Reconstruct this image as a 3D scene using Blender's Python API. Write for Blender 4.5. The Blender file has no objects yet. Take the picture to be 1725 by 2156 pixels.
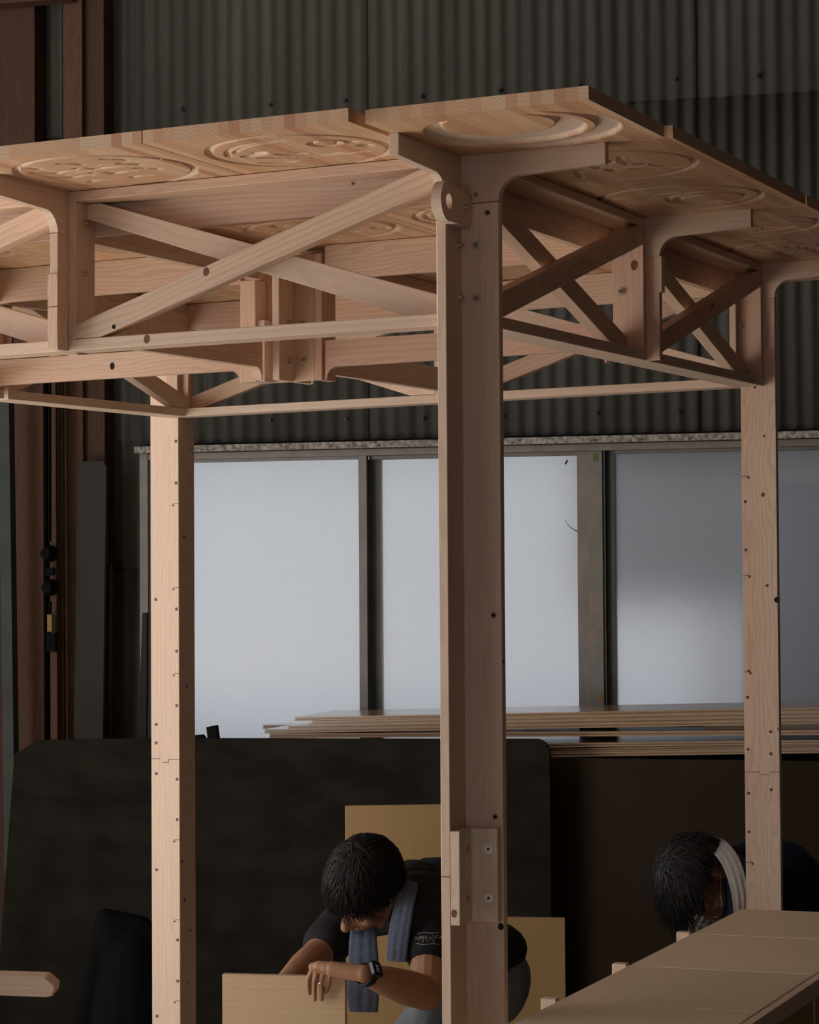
import bpy, bmesh, math, random
import numpy as np
from mathutils import Vector, Matrix, noise as mnoise

random.seed(7)
SC = bpy.context.scene
COL = SC.collection

# ---------------------------------------------------------------- camera
FPX, CX, CY, IMW, IMH = 5050.0, 862.5, 1078.0, 1725, 2156
RC = Matrix(((0.99997859, 0.00654410, 0.0),
             (0.00020895, -0.03192860, -0.99949013),
             (-0.00654076, 0.99946873, -0.03192928)))      # camera axes -> world
CAM = Vector((0, 0, 1.65))
cd = bpy.data.cameras.new('camera')
cd.sensor_fit = 'VERTICAL'; cd.sensor_height = 36.0
cd.lens = FPX / IMH * 36.0
cd.clip_start = 0.05; cd.clip_end = 200
cam = bpy.data.objects.new('camera', cd); COL.objects.link(cam)
cam.matrix_world = Matrix.Translation(CAM) @ RC.to_4x4()
SC.camera = cam

# ---------------------------------------------------------------- world, daylight, exposure
SC.view_settings.view_transform = 'Standard'
SC.view_settings.look = 'None'
SC.view_settings.gamma = 1.0
SC.view_settings.exposure = -0.16
SC.view_settings.use_curve_mapping = False
SC.cycles.use_denoising = True
SC.cycles.max_bounces = 8
SC.cycles.diffuse_bounces = 5
SC.cycles.transmission_bounces = 6
SC.cycles.sample_clamp_indirect = 6.0
SC.cycles.caustics_refractive = False
SC.cycles.caustics_reflective = False
wd = bpy.data.worlds.new('overcast_sky'); SC.world = wd; wd.use_nodes = True
wd.node_tree.nodes['Background'].inputs[0].default_value = (0.88, 0.855, 0.87, 1)
wd.node_tree.nodes['Background'].inputs[1].default_value = 1.40

def area_light(name, loc, target, sx, sy, power, color):
    l = bpy.data.lights.new(name, 'AREA'); l.shape = 'RECTANGLE'
    l.size = sx; l.size_y = sy; l.energy = power; l.color = color
    o = bpy.data.objects.new(name, l); COL.objects.link(o)
    d = (Vector(target) - Vector(loc)).normalized()
    o.matrix_world = Matrix.Translation(Vector(loc)) @ d.to_track_quat('-Z', 'Y').to_matrix().to_4x4()
    return o
# daylight through the big sliding door of the left wall, and an added fill light behind the camera
area_light('door_daylight', (-4.55, 4.5, 1.30), (0, 4.5, 1.30), 2.8, 2.5, 108, (1.0, 0.975, 0.945))
area_light('front_fill', (-2.2, -2.9, 1.5), (-2.2, 4, 1.5), 2.6, 2.8, 5, (1.0, 0.95, 0.88))
# fill light added high on the left wall for the upper back wall
area_light('high_left_fill', (-4.55, 5.0, 4.1), (0, 5.0, 3.4), 6.4, 1.0, 52, (1.0, 0.97, 0.93))
# spot added in place of sun, so the unseen floor bounces light up
sl = bpy.data.lights.new('sun_bounce_spot', 'SPOT'); sl.energy = 72000; sl.color = (1.0, 0.955, 0.90)
sl.spot_size = math.radians(32); sl.spot_blend = 0.1; sl.shadow_soft_size = 0.08
so = bpy.data.objects.new('sun_bounce_spot', sl); COL.objects.link(so)
so.matrix_world = Matrix.Translation(Vector((-12.0, 4.5, 9.6))) @ (Vector((-3.6, 4.5, 0.6)) - Vector((-12.0, 4.5, 9.6))).to_track_quat('-Z', 'Y').to_matrix().to_4x4()

# ---------------------------------------------------------------- helpers
WM = {}
def px(u, v, y):
    """point seen at pixel (u, v) standing y metres in front of the camera"""
    d = RC @ Vector(((u - CX) / FPX, -(v - CY) / FPX, -1.0))
    return CAM + d * ((y - CAM.y) / d.y)
EA = Vector((0.9140, -0.4054, 0.0122)).normalized()
EB = Vector((0.4050, 0.9142, 0.0153)).normalized()
UP = Vector((0, 0, 1))
ORG = Vector((0.10344, 4.30204, 1.65470))
def F(a, b, c): return ORG + EA * a + EB * b + UP * c

def link(o, parent=None, mw=None):
    COL.objects.link(o)
    mw = mw or Matrix.Identity(4)
    WM[o] = mw
    if parent is not None:
        o.parent = parent
        o.matrix_basis = WM[parent].inverted() @ mw
    else:
        o.matrix_basis = mw
    return o
def empty(name, loc):
    o = bpy.data.objects.new(name, None); o.empty_display_size = 0.1
    return link(o, None, Matrix.Translation(Vector(loc)))
def sub(name, parent, loc):
    o = bpy.data.objects.new(name, None); o.empty_display_size = 0.05
    return link(o, parent, Matrix.Translation(Vector(loc)))
def tag(o, label=None, cat=None, group=None, kind=None):
    if label: o['label'] = label
    if cat: o['category'] = cat
    if group: o['group'] = group
    if kind: o['kind'] = kind
    return o
def frame(origin, X, Y=None):
    X = Vector(X).normalized()
    if Y is None:
        Y = UP.cross(X)
        if Y.length < 1e-3: Y = Vector((1, 0, 0))
    Y = Vector(Y); Y = (Y - X * Y.dot(X)).normalized()
    Z = X.cross(Y)
    m = Matrix((X, Y, Z)).transposed().to_4x4(); m.translation = Vector(origin)
    return m
def mesh_obj(name, verts, faces, mat, parent=None, mw=None, smooth=False):
    me = bpy.data.meshes.new(name)
    me.from_pydata([tuple(v) for v in verts], [], faces)
    if smooth: me.polygons.foreach_set('use_smooth', [True] * len(me.polygons))
    if mat: me.materials.append(mat)
    o = bpy.data.objects.new(name, me)
    return link(o, parent, mw)
def bm_obj(name, bm, mat, parent=None, mw=None, smooth=False):
    me = bpy.data.meshes.new(name); bm.to_mesh(me); bm.free()
    if smooth: me.polygons.foreach_set('use_smooth', [True] * len(me.polygons))
    if mat: me.materials.append(mat)
    o = bpy.data.objects.new(name, me)
    return link(o, parent, mw)
def prism(name, parent, mat, pts, ext, X, Y=None, bevel=0.0012):
    """polygon of world points swept by ext; local X is the grain axis"""
    mw = frame(pts[0], X, Y); inv = mw.inverted()
    bm = bmesh.new()
    a = [bm.verts.new(inv @ Vector(p)) for p in pts]
    b = [bm.verts.new(inv @ (Vector(p) + Vector(ext))) for p in pts]
    n = len(pts)
    bm.faces.new(a); bm.faces.new(b[::-1])
    for i in range(n):
        bm.faces.new((a[(i + 1) % n], a[i], b[i], b[(i + 1) % n]))
    bmesh.ops.recalc_face_normals(bm, faces=bm.faces)
    if bevel:
        bmesh.ops.bevel(bm, geom=list(bm.edges), offset=bevel, segments=1, affect='EDGES', clamp_overlap=True)
    return bm_obj(name, bm, mat, parent, mw)
def box_from(name, parent, mat, p, ux, uy, uz, X=None, bevel=0.0012):
    """box spanned by three world vectors from corner p"""
    p = Vector(p); ux = Vector(ux); uy = Vector(uy); uz = Vector(uz)
    return prism(name, parent, mat, [p, p + ux, p + ux + uy, p + uy], uz, X or ux, None, bevel)
def sA(name, parent, mat, a0, a1, b0, b1, c0, c1, X=None, bevel=0.0012):
    """box in the canopy's own axes; grain along its longest side"""
    p = F(a0, b0, c0); ux = EA * (a1 - a0); uy = EB * (b1 - b0); uz = UP * (c1 - c0)
    L = max((ux, uy, uz), key=lambda v: v.length)
    Yv = uy if L is not uy else uz
    return prism(name, parent, mat, [p, p + ux, p + ux + uz, p + uz], uy, X or L, EB if L is not uy else UP, bevel)

# ---------------------------------------------------------------- materials
def new_mat(name):
    m = bpy.data.materials.new(name); m.use_nodes = True
    nt = m.node_tree; b = nt.nodes['Principled BSDF']
    return m, nt, b
def N(nt, typ, **k):
    n = nt.nodes.new(typ)
    for a, v in k.items():
        if a.startswith('i_'):
            key = a[2:]
            n.inputs[int(key) if key.isdigit() else key].default_value = v
        else: setattr(n, a, v)
    return n
def mth(nt, op, a=None, b=None, c=None):
    n = nt.nodes.new('ShaderNodeMath'); n.operation = op
    for i, v in enumerate((a, b, c)):
        if v is None: continue
        if isinstance(v, (int, float)): n.inputs[i].default_value = v
        else: nt.links.new(v, n.inputs[i])
    return n.outputs[0]
def mixc(nt, fac, c1, c2, mode='MIX'):
    n = nt.nodes.new('ShaderNodeMix'); n.data_type = 'RGBA'; n.blend_type = mode
    for key, v in ((0, fac), (6, c1), (7, c2)):
        if isinstance(v, (int, float)): n.inputs[key].default_value = v
        elif isinstance(v, (tuple, list)): n.inputs[key].default_value = (*v[:3], 1)
        else: nt.links.new(v, n.inputs[key])
    return n.outputs[2]
def ramp(nt, fac, stops):
    n = nt.nodes.new('ShaderNodeValToRGB'); cr = n.color_ramp
    while len(cr.elements) < len(stops): cr.elements.new(0.5)
    for e, (p, c) in zip(cr.elements, stops):
        e.position = p; e.color = (*c, 1) if len(c) == 3 else c
    nt.links.new(fac, n.inputs[0]); return n.outputs[0]
def simple(name, col, rough=0.6, metal=0.0, var=0.0, scale=30, bump=0.0, stretch=(1, 1, 1), spec=0.4):
    m, nt, b = new_mat(name)
    b.inputs['Roughness'].default_value = rough; b.inputs['Metallic'].default_value = metal
    b.inputs['Specular IOR Level'].default_value = spec
    if var or bump:
        tc = N(nt, 'ShaderNodeTexCoord'); mp = N(nt, 'ShaderNodeMapping')
        mp.inputs['Scale'].default_value = stretch
        nt.links.new(tc.outputs['Object'], mp.inputs[0])
        nz = N(nt, 'ShaderNodeTexNoise'); nz.inputs['Scale'].default_value = scale; nz.inputs['Detail'].default_value = 6
        nt.links.new(mp.outputs[0], nz.inputs['Vector'])
        lo = tuple(c * (1 - var) for c in col); hi = tuple(min(1, c * (1 + var)) for c in col)
        nt.links.new(ramp(nt, nz.outputs[0], [(0.3, lo), (0.7, hi)]), b.inputs['Base Color'])
        if bump:
            bp = N(nt, 'ShaderNodeBump'); bp.inputs['Strength'].default_value = bump; bp.inputs['Distance'].default_value = 0.004
            nt.links.new(nz.outputs[0], bp.inputs['Height']); nt.links.new(bp.outputs[0], b.inputs['Normal'])
    else:
        b.inputs['Base Color'].default_value = (*col, 1)
    return m
def wood(name, light, late, sap, ring=150.0, amt=0.55, rough=0.55, strips=0.0, wobble=0.022, cut=None):
    """growth rings round a random pith line along local X; optional glued strips across local Y"""
    m, nt, b = new_mat(name)
    tc = N(nt, 'ShaderNodeTexCoord'); oi = N(nt, 'ShaderNodeObjectInfo')
    sp = N(nt, 'ShaderNodeSeparateXYZ'); nt.links.new(tc.outputs['Object'], sp.inputs[0])
    x, y, z = sp.outputs
    rnd = oi.outputs['Random']
    if strips:
        yw = mth(nt, 'ADD', y, mth(nt, 'MULTIPLY', rnd, 7.3))
        idx = mth(nt, 'FLOOR', mth(nt, 'DIVIDE', yw, strips))
        wn = N(nt, 'ShaderNodeTexWhiteNoise', noise_dimensions='1D')
        nt.links.new(mth(nt, 'ADD', idx, mth(nt, 'MULTIPLY', rnd, 91.7)), wn.inputs['W'])
        r1 = wn.outputs['Value']
        wn2 = N(nt, 'ShaderNodeTexWhiteNoise', noise_dimensions='1D')
        nt.links.new(mth(nt, 'ADD', r1, idx), wn2.inputs['W']); r2 = wn2.outputs['Value']
        y = mth(nt, 'SUBTRACT', yw, mth(nt, 'MULTIPLY', idx, strips))
    else:
        r1 = rnd
        wn = N(nt, 'ShaderNodeTexWhiteNoise', noise_dimensions='1D')
        nt.links.new(mth(nt, 'MULTIPLY', rnd, 517.3), wn.inputs['W']); r2 = wn.outputs['Value']
    cv = N(nt, 'ShaderNodeCombineXYZ')
    nt.links.new(mth(nt, 'ADD', mth(nt, 'MULTIPLY', x, 1.3), mth(nt, 'MULTIPLY', r1, 37.0)), cv.inputs[0])
    nt.links.new(mth(nt, 'MULTIPLY', y, 6.0), cv.inputs[1]); nt.links.new(mth(nt, 'MULTIPLY', z, 6.0), cv.inputs[2])
    nz = N(nt, 'ShaderNodeTexNoise'); nz.inputs['Scale'].default_value = 1.6; nz.inputs['Detail'].default_value = 3
    nt.links.new(cv.outputs[0], nz.inputs['Vector'])
    w = mth(nt, 'MULTIPLY', mth(nt, 'SUBTRACT', nz.outputs[0], 0.5), wobble * 4)
    yy = mth(nt, 'ADD', mth(nt, 'ADD', y, mth(nt, 'MULTIPLY', mth(nt, 'SUBTRACT', r1, 0.5), 0.10)), w)
    zz = mth(nt, 'ADD', mth(nt, 'ADD', z, mth(nt, 'ADD', 0.012, mth(nt, 'MULTIPLY', r2, 0.07))), w)
    r = mth(nt, 'SQRT', mth(nt, 'ADD', mth(nt, 'MULTIPLY', yy, yy), mth(nt, 'MULTIPLY', zz, zz)))
    fr = mth(nt, 'FRACT', mth(nt, 'MULTIPLY', r, ring))
    line = mth(nt, 'MULTIPLY', mth(nt, 'POWER', fr, 3.0), mth(nt, 'SUBTRACT', 1.0, mth(nt, 'POWER', fr, 14.0)))
    # fine fibres
    cf = N(nt, 'ShaderNodeCombineXYZ')
    nt.links.new(mth(nt, 'MULTIPLY', x, 5.0), cf.inputs[0])
    nt.links.new(mth(nt, 'MULTIPLY', y, 260.0), cf.inputs[1]); nt.links.new(mth(nt, 'MULTIPLY', z, 260.0), cf.inputs[2])
    nf = N(nt, 'ShaderNodeTexNoise'); nf.inputs['Scale'].default_value = 1.0; nf.inputs['Detail'].default_value = 2
    nt.links.new(cf.outputs[0], nf.inputs['Vector'])
    sapf = mth(nt, 'ADD', mth(nt, 'MULTIPLY', mth(nt, 'SUBTRACT', r, 0.045), 9.0), mth(nt, 'SUBTRACT', mth(nt, 'MULTIPLY', r2, 1.0), 0.30))
    sapf = mth(nt, 'MINIMUM', mth(nt, 'MAXIMUM', sapf, 0.0), 1.0)
    base = mixc(nt, sapf, light, sap)
    if strips:
        tint = ramp(nt, r2, [(0.0, (0.72, 0.47, 0.31)), (0.16, (1.0, 0.95, 0.82)), (0.38, (0.93, 0.76, 0.56)), (0.58, (1.0, 0.98, 0.90)), (0.78, (1.0, 0.80, 0.62)), (0.92, (0.80, 0.54, 0.36))])
        base = mixc(nt, 0.9, base, tint, 'MULTIPLY')
    c = mixc(nt, mth(nt, 'MULTIPLY', line, amt), base, late)
    c = mixc(nt, mth(nt, 'MULTIPLY', mth(nt, 'SUBTRACT', nf.outputs[0], 0.35), 0.55), c, late)
    if cut:
        at = N(nt, 'ShaderNodeAttribute'); at.attribute_name = 'cut'
        c = mixc(nt, mth(nt, 'MULTIPLY', at.outputs['Fac'], 0.75), c, cut)
    hs = N(nt, 'ShaderNodeHueSaturation')
    nt.links.new(mth(nt, 'ADD', 0.90, mth(nt, 'MULTIPLY', rnd, 0.18)), hs.inputs['Value'])
    hs.inputs['Saturation'].default_value = 0.88
    nt.links.new(c, hs.inputs['Color'])
    nt.links.new(hs.outputs[0], b.inputs['Base Color'])
    b.inputs['Roughness'].default_value = rough
    b.inputs['Specular IOR Level'].default_value = 0.35
    bp = N(nt, 'ShaderNodeBump'); bp.inputs['Strength'].default_value = 0.10; bp.inputs['Distance'].default_value = 0.001
    nt.links.new(nf.outputs[0], bp.inputs['Height']); nt.links.new(bp.outputs[0], b.inputs['Normal'])
    return m

M_CEDAR = wood('cedar', (0.66, 0.415, 0.295), (0.43, 0.235, 0.145), (0.74, 0.56, 0.41), ring=105, amt=0.62)
M_CEDARP = wood('cedar_pale', (0.71, 0.52, 0.395), (0.51, 0.33, 0.225), (0.75, 0.61, 0.475), ring=100, amt=0.5)
M_LAM = wood('laminated_cedar', (0.74, 0.48, 0.315), (0.40, 0.21, 0.115), (0.80, 0.60, 0.41), ring=150, amt=0.55, strips=0.021, wobble=0.005, cut=(0.80, 0.66, 0.56))
M_VENEER = wood('yellow_veneer', (0.45, 0.27, 0.085), (0.33, 0.18, 0.05), (0.47, 0.29, 0.10), ring=80, amt=0.30, wobble=0.004)
M_VENEERL = wood('pale_veneer', (0.80, 0.62, 0.40), (0.60, 0.42, 0.23), (0.82, 0.66, 0.45), ring=70, amt=0.34, wobble=0.004)
M_HELD = wood('tan_veneer', (0.62, 0.42, 0.22), (0.47, 0.29, 0.13), (0.64, 0.45, 0.25), ring=70, amt=0.3, wobble=0.004)
M_STACK = wood('stacked_pine', (0.50, 0.30, 0.14), (0.30, 0.15, 0.06), (0.55, 0.35, 0.18), ring=140, amt=0.6, rough=0.30)
_b = M_STACK.node_tree.nodes['Principled BSDF']; _b.inputs['Coat Weight'].default_value = 1.0; _b.inputs['Coat Roughness'].default_value = 0.22
M_OLD = wood('old_timber', (0.085, 0.038, 0.018), (0.04, 0.018, 0.009), (0.10, 0.048, 0.024), ring=80, amt=0.6, rough=0.8)
M_OLDR = wood('old_red_timber', (0.13, 0.055, 0.028), (0.06, 0.025, 0.012), (0.15, 0.07, 0.038), ring=80, amt=0.6, rough=0.8)
M_GREYB = wood('weathered_board', (0.055, 0.050, 0.040), (0.03, 0.027, 0.022), (0.065, 0.06, 0.05), ring=80, amt=0.5, rough=0.9)
M_KNOT = simple('knot', (0.16, 0.065, 0.035), 0.7, var=0.6, scale=350)
M_HOLE = simple('hole_dark', (0.012, 0.007, 0.005), 0.9)
M_SCREW = simple('screw_dark', (0.10, 0.055, 0.03), 0.5, metal=0.3)
M_BRASS = simple('brass_bolt', (0.55, 0.40, 0.20), 0.28, metal=0.9)
M_STEEL = simple('zinc', (0.62, 0.60, 0.58), 0.35, metal=0.6)
M_NYLON = simple('white_nylon', (0.86, 0.84, 0.82), 0.4)
M_SLATE = None
def slate():
    m, nt, b = new_mat('corrugated_slate')
    tc = N(nt, 'ShaderNodeTexCoord'); mp = N(nt, 'ShaderNodeMapping'); mp.inputs['Scale'].default_value = (7, 7, 0.5)
    nt.links.new(tc.outputs['Object'], mp.inputs[0])
    n1 = N(nt, 'ShaderNodeTexNoise'); n1.inputs['Scale'].default_value = 1.5; n1.inputs['Detail'].default_value = 5
    nt.links.new(mp.outputs[0], n1.inputs['Vector'])
    n2 = N(nt, 'ShaderNodeTexNoise'); n2.inputs['Scale'].default_value = 55; n2.inputs['Detail'].default_value = 6
    nt.links.new(tc.outputs['Object'], n2.inputs['Vector'])
    oi = N(nt, 'ShaderNodeObjectInfo')
    c = ramp(nt, n1.outputs[0], [(0.25, (0.058, 0.055, 0.046)), (0.5, (0.090, 0.083, 0.071)), (0.75, (0.132, 0.120, 0.109))])
    c = mixc(nt, mth(nt, 'MULTIPLY', n2.outputs[0], 0.5), c, (0.045, 0.042, 0.035))
    hs = N(nt, 'ShaderNodeHueSaturation'); nt.links.new(c, hs.inputs['Color'])
    nt.links.new(mth(nt, 'ADD', 0.85, mth(nt, 'MULTIPLY', oi.outputs['Random'], 0.3)), hs.inputs['Value'])
    nt.links.new(hs.outputs[0], b.inputs['Base Color'])
    b.inputs['Roughness'].default_value = 0.9
    bp = N(nt, 'ShaderNodeBump'); bp.inputs['Strength'].default_value = 0.25; bp.inputs['Distance'].default_value = 0.003
    nt.links.new(n2.outputs[0], bp.inputs['Height']); nt.links.new(bp.outputs[0], b.inputs['Normal'])
    return m
M_SLATE = slate()
def frosted():
    m = bpy.data.materials.new('frosted_glass'); m.use_nodes = True
    nt = m.node_tree
    for n in list(nt.nodes): nt.nodes.remove(n)
    out = N(nt, 'ShaderNodeOutputMaterial')
    tr = N(nt, 'ShaderNodeBsdfTranslucent'); tr.inputs[0].default_value = (0.86, 0.89, 0.92, 1)
    rf = N(nt, 'ShaderNodeBsdfRefraction'); rf.inputs['Roughness'].default_value = 0.42; rf.inputs['IOR'].default_value = 1.15
    rf.inputs[0].default_value = (0.86, 0.89, 0.92, 1)
    gl = N(nt, 'ShaderNodeBsdfGlossy'); gl.inputs['Roughness'].default_value = 0.35
    tc = N(nt, 'ShaderNodeTexCoord')
    nz = N(nt, 'ShaderNodeTexNoise'); nz.inputs['Scale'].default_value = 130; nz.inputs['Detail'].default_value = 3
    nt.links.new(tc.outputs['Object'], nz.inputs['Vector'])
    bp = N(nt, 'ShaderNodeBump'); bp.inputs['Strength'].default_value = 0.5; bp.inputs['Distance'].default_value = 0.002
    nt.links.new(nz.outputs[0], bp.inputs['Height'])
    for s in (rf, gl): nt.links.new(bp.outputs[0], s.inputs['Normal'])
    m1 = N(nt, 'ShaderNodeMixShader'); m1.inputs[0].default_value = 0.60
    nt.links.new(tr.outputs[0], m1.inputs[1]); nt.links.new(rf.outputs[0], m1.inputs[2])
    m2 = N(nt, 'ShaderNodeMixShader'); m2.inputs[0].default_value = 0.05
    nt.links.new(m1.outputs[0], m2.inputs[1]); nt.links.new(gl.outputs[0], m2.inputs[2])
    nt.links.new(m2.outputs[0], out.inputs[0])
    return m
M_FROST = frosted()
M_ALU = simple('grey_aluminium', (0.225, 0.20, 0.18), 0.5, metal=0.25, var=0.15, scale=12)
M_ALUD = simple('dark_aluminium', (0.08, 0.08, 0.075), 0.5, metal=0.2, var=0.15, scale=12)
M_FLAKE = simple('flaking_white_paint', (0.34, 0.31, 0.28), 0.8, var=0.75, scale=55, bump=0.5)
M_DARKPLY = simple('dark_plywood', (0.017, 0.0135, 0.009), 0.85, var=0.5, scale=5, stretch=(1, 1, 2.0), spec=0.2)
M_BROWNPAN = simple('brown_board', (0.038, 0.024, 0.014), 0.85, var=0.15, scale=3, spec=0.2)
M_FLOOR = simple('concrete', (0.44, 0.39, 0.33), 0.8, var=0.3, scale=4)
M_WALLD = simple('dark_boarding', (0.06, 0.052, 0.045), 0.9, var=0.2, scale=3)
M_CEIL = simple('ceiling_boards', (0.30, 0.25, 0.20), 0.9, var=0.2, scale=3)
M_BLACK = simple('black_cloth', (0.010, 0.010, 0.011), 0.9, var=0.3, scale=60, spec=0.1)
M_SKIN = simple('skin', (0.42, 0.225, 0.135), 0.5, var=0.12, scale=25)
M_SKIN2 = simple('skin_older', (0.30, 0.15, 0.09), 0.5, var=0.12, scale=25)
M_HAIR = simple('black_hair', (0.006, 0.005, 0.0045), 0.58)
M_HAIRG = simple('greying_hair', (0.040, 0.040, 0.043), 0.45)
M_TSHIRT = simple('black_tshirt', (0.014, 0.014, 0.017), 0.9, var=0.2, scale=25, bump=0.3)
M_NAVY = simple('navy_jacket', (0.010, 0.014, 0.045), 0.85, var=0.25, scale=18, bump=0.3)
M_TOWEL = simple('blue_towel', (0.115, 0.14, 0.20), 0.95, var=0.25, scale=300, bump=0.8)
M_TOWELW = simple('white_towel', (0.42, 0.40, 0.38), 0.95, var=0.15, scale=300, bump=0.6)
M_TROUS = simple('grey_trousers', (0.17, 0.19, 0.20), 0.9, var=0.15, scale=18, bump=0.3)
M_WATCH = simple('watch_black', (0.008, 0.008, 0.009), 0.25)
M_PRINT = simple('white_print', (0.60, 0.60, 0.60), 0.8)
M_DIGIT = simple('watch_digits', (0.10, 0.13, 0.18), 0.5)
_b = M_DIGIT.node_tree.nodes['Principled BSDF']
_b.inputs['Emission Color'].default_value = (0.35, 0.45, 0.6, 1); _b.inputs['Emission Strength'].default_value = 0.12
M_YTAPE = simple('green_tape', (0.13, 0.15, 0.03), 0.6)
M_GREEN = simple('green_grey_paint', (0.055, 0.065, 0.055), 0.6, var=0.2, scale=8)
M_LENS = simple('glasses_rim', (0.55, 0.55, 0.56), 0.2, metal=0.9)
M_GRASS = simple('outside_ground', (0.52, 0.54, 0.58), 0.9, var=0.3, scale=2)
M_OUTW = simple('outside_wall', (0.46, 0.43, 0.40), 0.9, var=0.15, scale=1.2)
M_OUTB = simple('outside_blue', (0.06, 0.07, 0.12), 0.7)

# ---------------------------------------------------------------- room
TH = math.atan2(5050, 18257.5)
DW = Vector((math.cos(TH), -math.sin(TH), 0)); NW = Vector((-math.sin(TH), -math.cos(TH), 0))
W0 = Vector((0, 9.5, 0))
def W(s, off, z): return W0 + DW * s + NW * off + UP * z
def wpx(u, v, off=0.0):
    d = RC @ Vector(((u - CX) / FPX, -(v - CY) / FPX, -1.0))
    q = W0 + NW * off
    t = (q - CAM).dot(NW) / d.dot(NW)
    p = CAM + d * t
    return (p - W0).dot(DW), p.z
def wbox(name, parent, mat, s0, s1, o0, o1, z0, z1, X=None, bevel=0.001):
    p = W(s0, o0, z0)
    return prism(name, parent, mat, [p, W(s1, o0, z0), W(s1, o0, z1), W(s0, o0, z1)], NW * (o1 - o0),
                 X or (DW if abs(s1 - s0) > abs(z1 - z0) else UP), NW, bevel)
ZC = 5.2
floor = mesh_obj('floor', [(-4.7, -3.2, 0), (4.7, -3.2, 0), (4.7, 11.2, 0), (-4.7, 11.2, 0)], [(0, 1, 2, 3)], M_FLOOR)
tag(floor, 'dusty grey concrete workshop floor', None, kind='structure')
def quadbox(name, x0, x1, y0, y1, z0, z1, mat, parent=None):
    return prism(name, parent, mat, [Vector((x0, y0, z0)), Vector((x1, y0, z0)), Vector((x1, y1, z0)), Vector((x0, y1, z0))], UP * (z1 - z0), (1, 0, 0), None, 0)
tag(quadbox('ceiling', -4.7, 4.7, -3.2, 11.2, ZC, ZC + .1, M_CEIL), 'dark boarded workshop ceiling', kind='structure')
wl = quadbox('wall_left', -4.7, -4.6, -3.2, 3.05, 0, 3.6, M_WALLD)
quadbox('wall_section', -4.7, -4.6, 5.95, 11.2, 0, 3.6, M_WALLD, wl)
quadbox('wall_section', -4.7, -4.6, 3.05, 5.95, 2.75, 3.6, M_WALLD, wl)
quadbox('wall_section', -4.7, -4.6, -3.2, 1.8, 3.6, ZC, M_WALLD, wl)
quadbox('wall_section', -4.7, -4.6, 8.2, 11.2, 3.6, ZC, M_WALLD, wl)
quadbox('wall_section', -4.7, -4.6, 1.8, 8.2, 4.6, ZC, M_WALLD, wl)
w3 = quadbox('window_3', -4.69, -4.61, 1.8, 8.2, 3.6, 3.64, M_ALU)  # unseen frame added to dress the high fill light
for k in range(5): quadbox('window_mullion', -4.69, -4.61, 1.8 + 1.59 * k, 1.84 + 1.59 * k, 3.64, 4.6, M_ALU, w3)
tag(w3, 'added frame round the high fill light on the left workshop wall', kind='structure')
tag(quadbox('spot_blocker', -6.75, -4.6, -3.2, 11.2, ZC, ZC + .1, M_CEIL), 'added overhang keeping the spot out of the left strip opening', kind='structure')  # unseen overhang added to block the spot above the door
tag(wl, 'dark left workshop wall with wide sliding door opening', kind='structure')
tag(quadbox('wall_right', 4.6, 4.7, -3.2, 11.2, 0, ZC, M_WALLD), 'dark right workshop wall', kind='structure')
wf = quadbox('wall_front', -4.6, -3.55, -3.2, -3.1, 0, ZC, M_WALLD)
quadbox('wall_section', -0.85, 4.6, -3.2, -3.1, 0, ZC, M_WALLD, wf)
quadbox('wall_section', -3.55, -0.85, -3.2, -3.1, 2.95, ZC, M_WALLD, wf)
tag(wf, 'dark front workshop wall with opening for the added front fill light', kind='structure')

# back wall: boarding behind, corrugated sheets in front, window opening s -1.09..2.6, z 1.02..2.20
WZ0, WZ1, WS0, WS1 = 1.02, 2.205, -1.10, 2.60
wb = wbox('wall_back', None, M_WALLD, -5.2, 5.2, -0.14, -0.05, WZ1, ZC + .1, bevel=0)
wbox('wall_section', wb, M_WALLD, -5.2, 5.2, -0.14, -0.05, 0, WZ0, bevel=0)
wbox('wall_section', wb, M_WALLD, -5.2, WS0, -0.14, -0.05, WZ0, WZ1, bevel=0)
wbox('wall_section', wb, M_WALLD, WS1, 5.2, -0.14, -0.05, WZ0, WZ1, bevel=0)
tag(wb, 'dark grey corrugated slate wall behind the canopy', kind='structure')
PITCH, AMP = 0.0635, 0.0085
def sheet(s0, s1, z0, z1, off, phase=0.0):
    per = 10
    n = int((s1 - s0) / PITCH * per)
    vs, fs = [], []
    for i in range(n + 1):
        s = s0 + (s1 - s0) * i / n
        o = off + AMP * math.cos(2 * math.pi * (s + phase) / PITCH)
        for (z, dz) in ((z0, 0), (z1, 0)):
            vs.append(W(s, o, z)); vs.append(W(s, o - 0.006, z))
    for i in range(n):
        a = i * 4; b = a + 4
        fs += [(a, b, b + 2, a + 2), (a + 1, a + 3, b + 3, b + 1), (a, a + 1, b + 1, b), (a + 2, b + 2, b + 3, a + 3)]
    fs += [(0, 2, 3, 1), (n * 4, n * 4 + 1, n * 4 + 3, n * 4 + 2)]
    o = mesh_obj('slate_sheet', [v - W(s0, 0, z0) for v in vs], fs, M_SLATE, wb, Matrix.Translation(W(s0, 0, z0)), smooth=False)
    me = o.data
    me.polygons.foreach_set('use_smooth', [i < n * 4 and i % 4 == 0 for i in range(len(me.polygons))])
    return o
SEAMS = [-4.15, -3.48, -2.82, -2.155, -1.49, -0.83, -0.168, 0.497, 1.156, 1.82, 2.48, 3.14]
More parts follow.
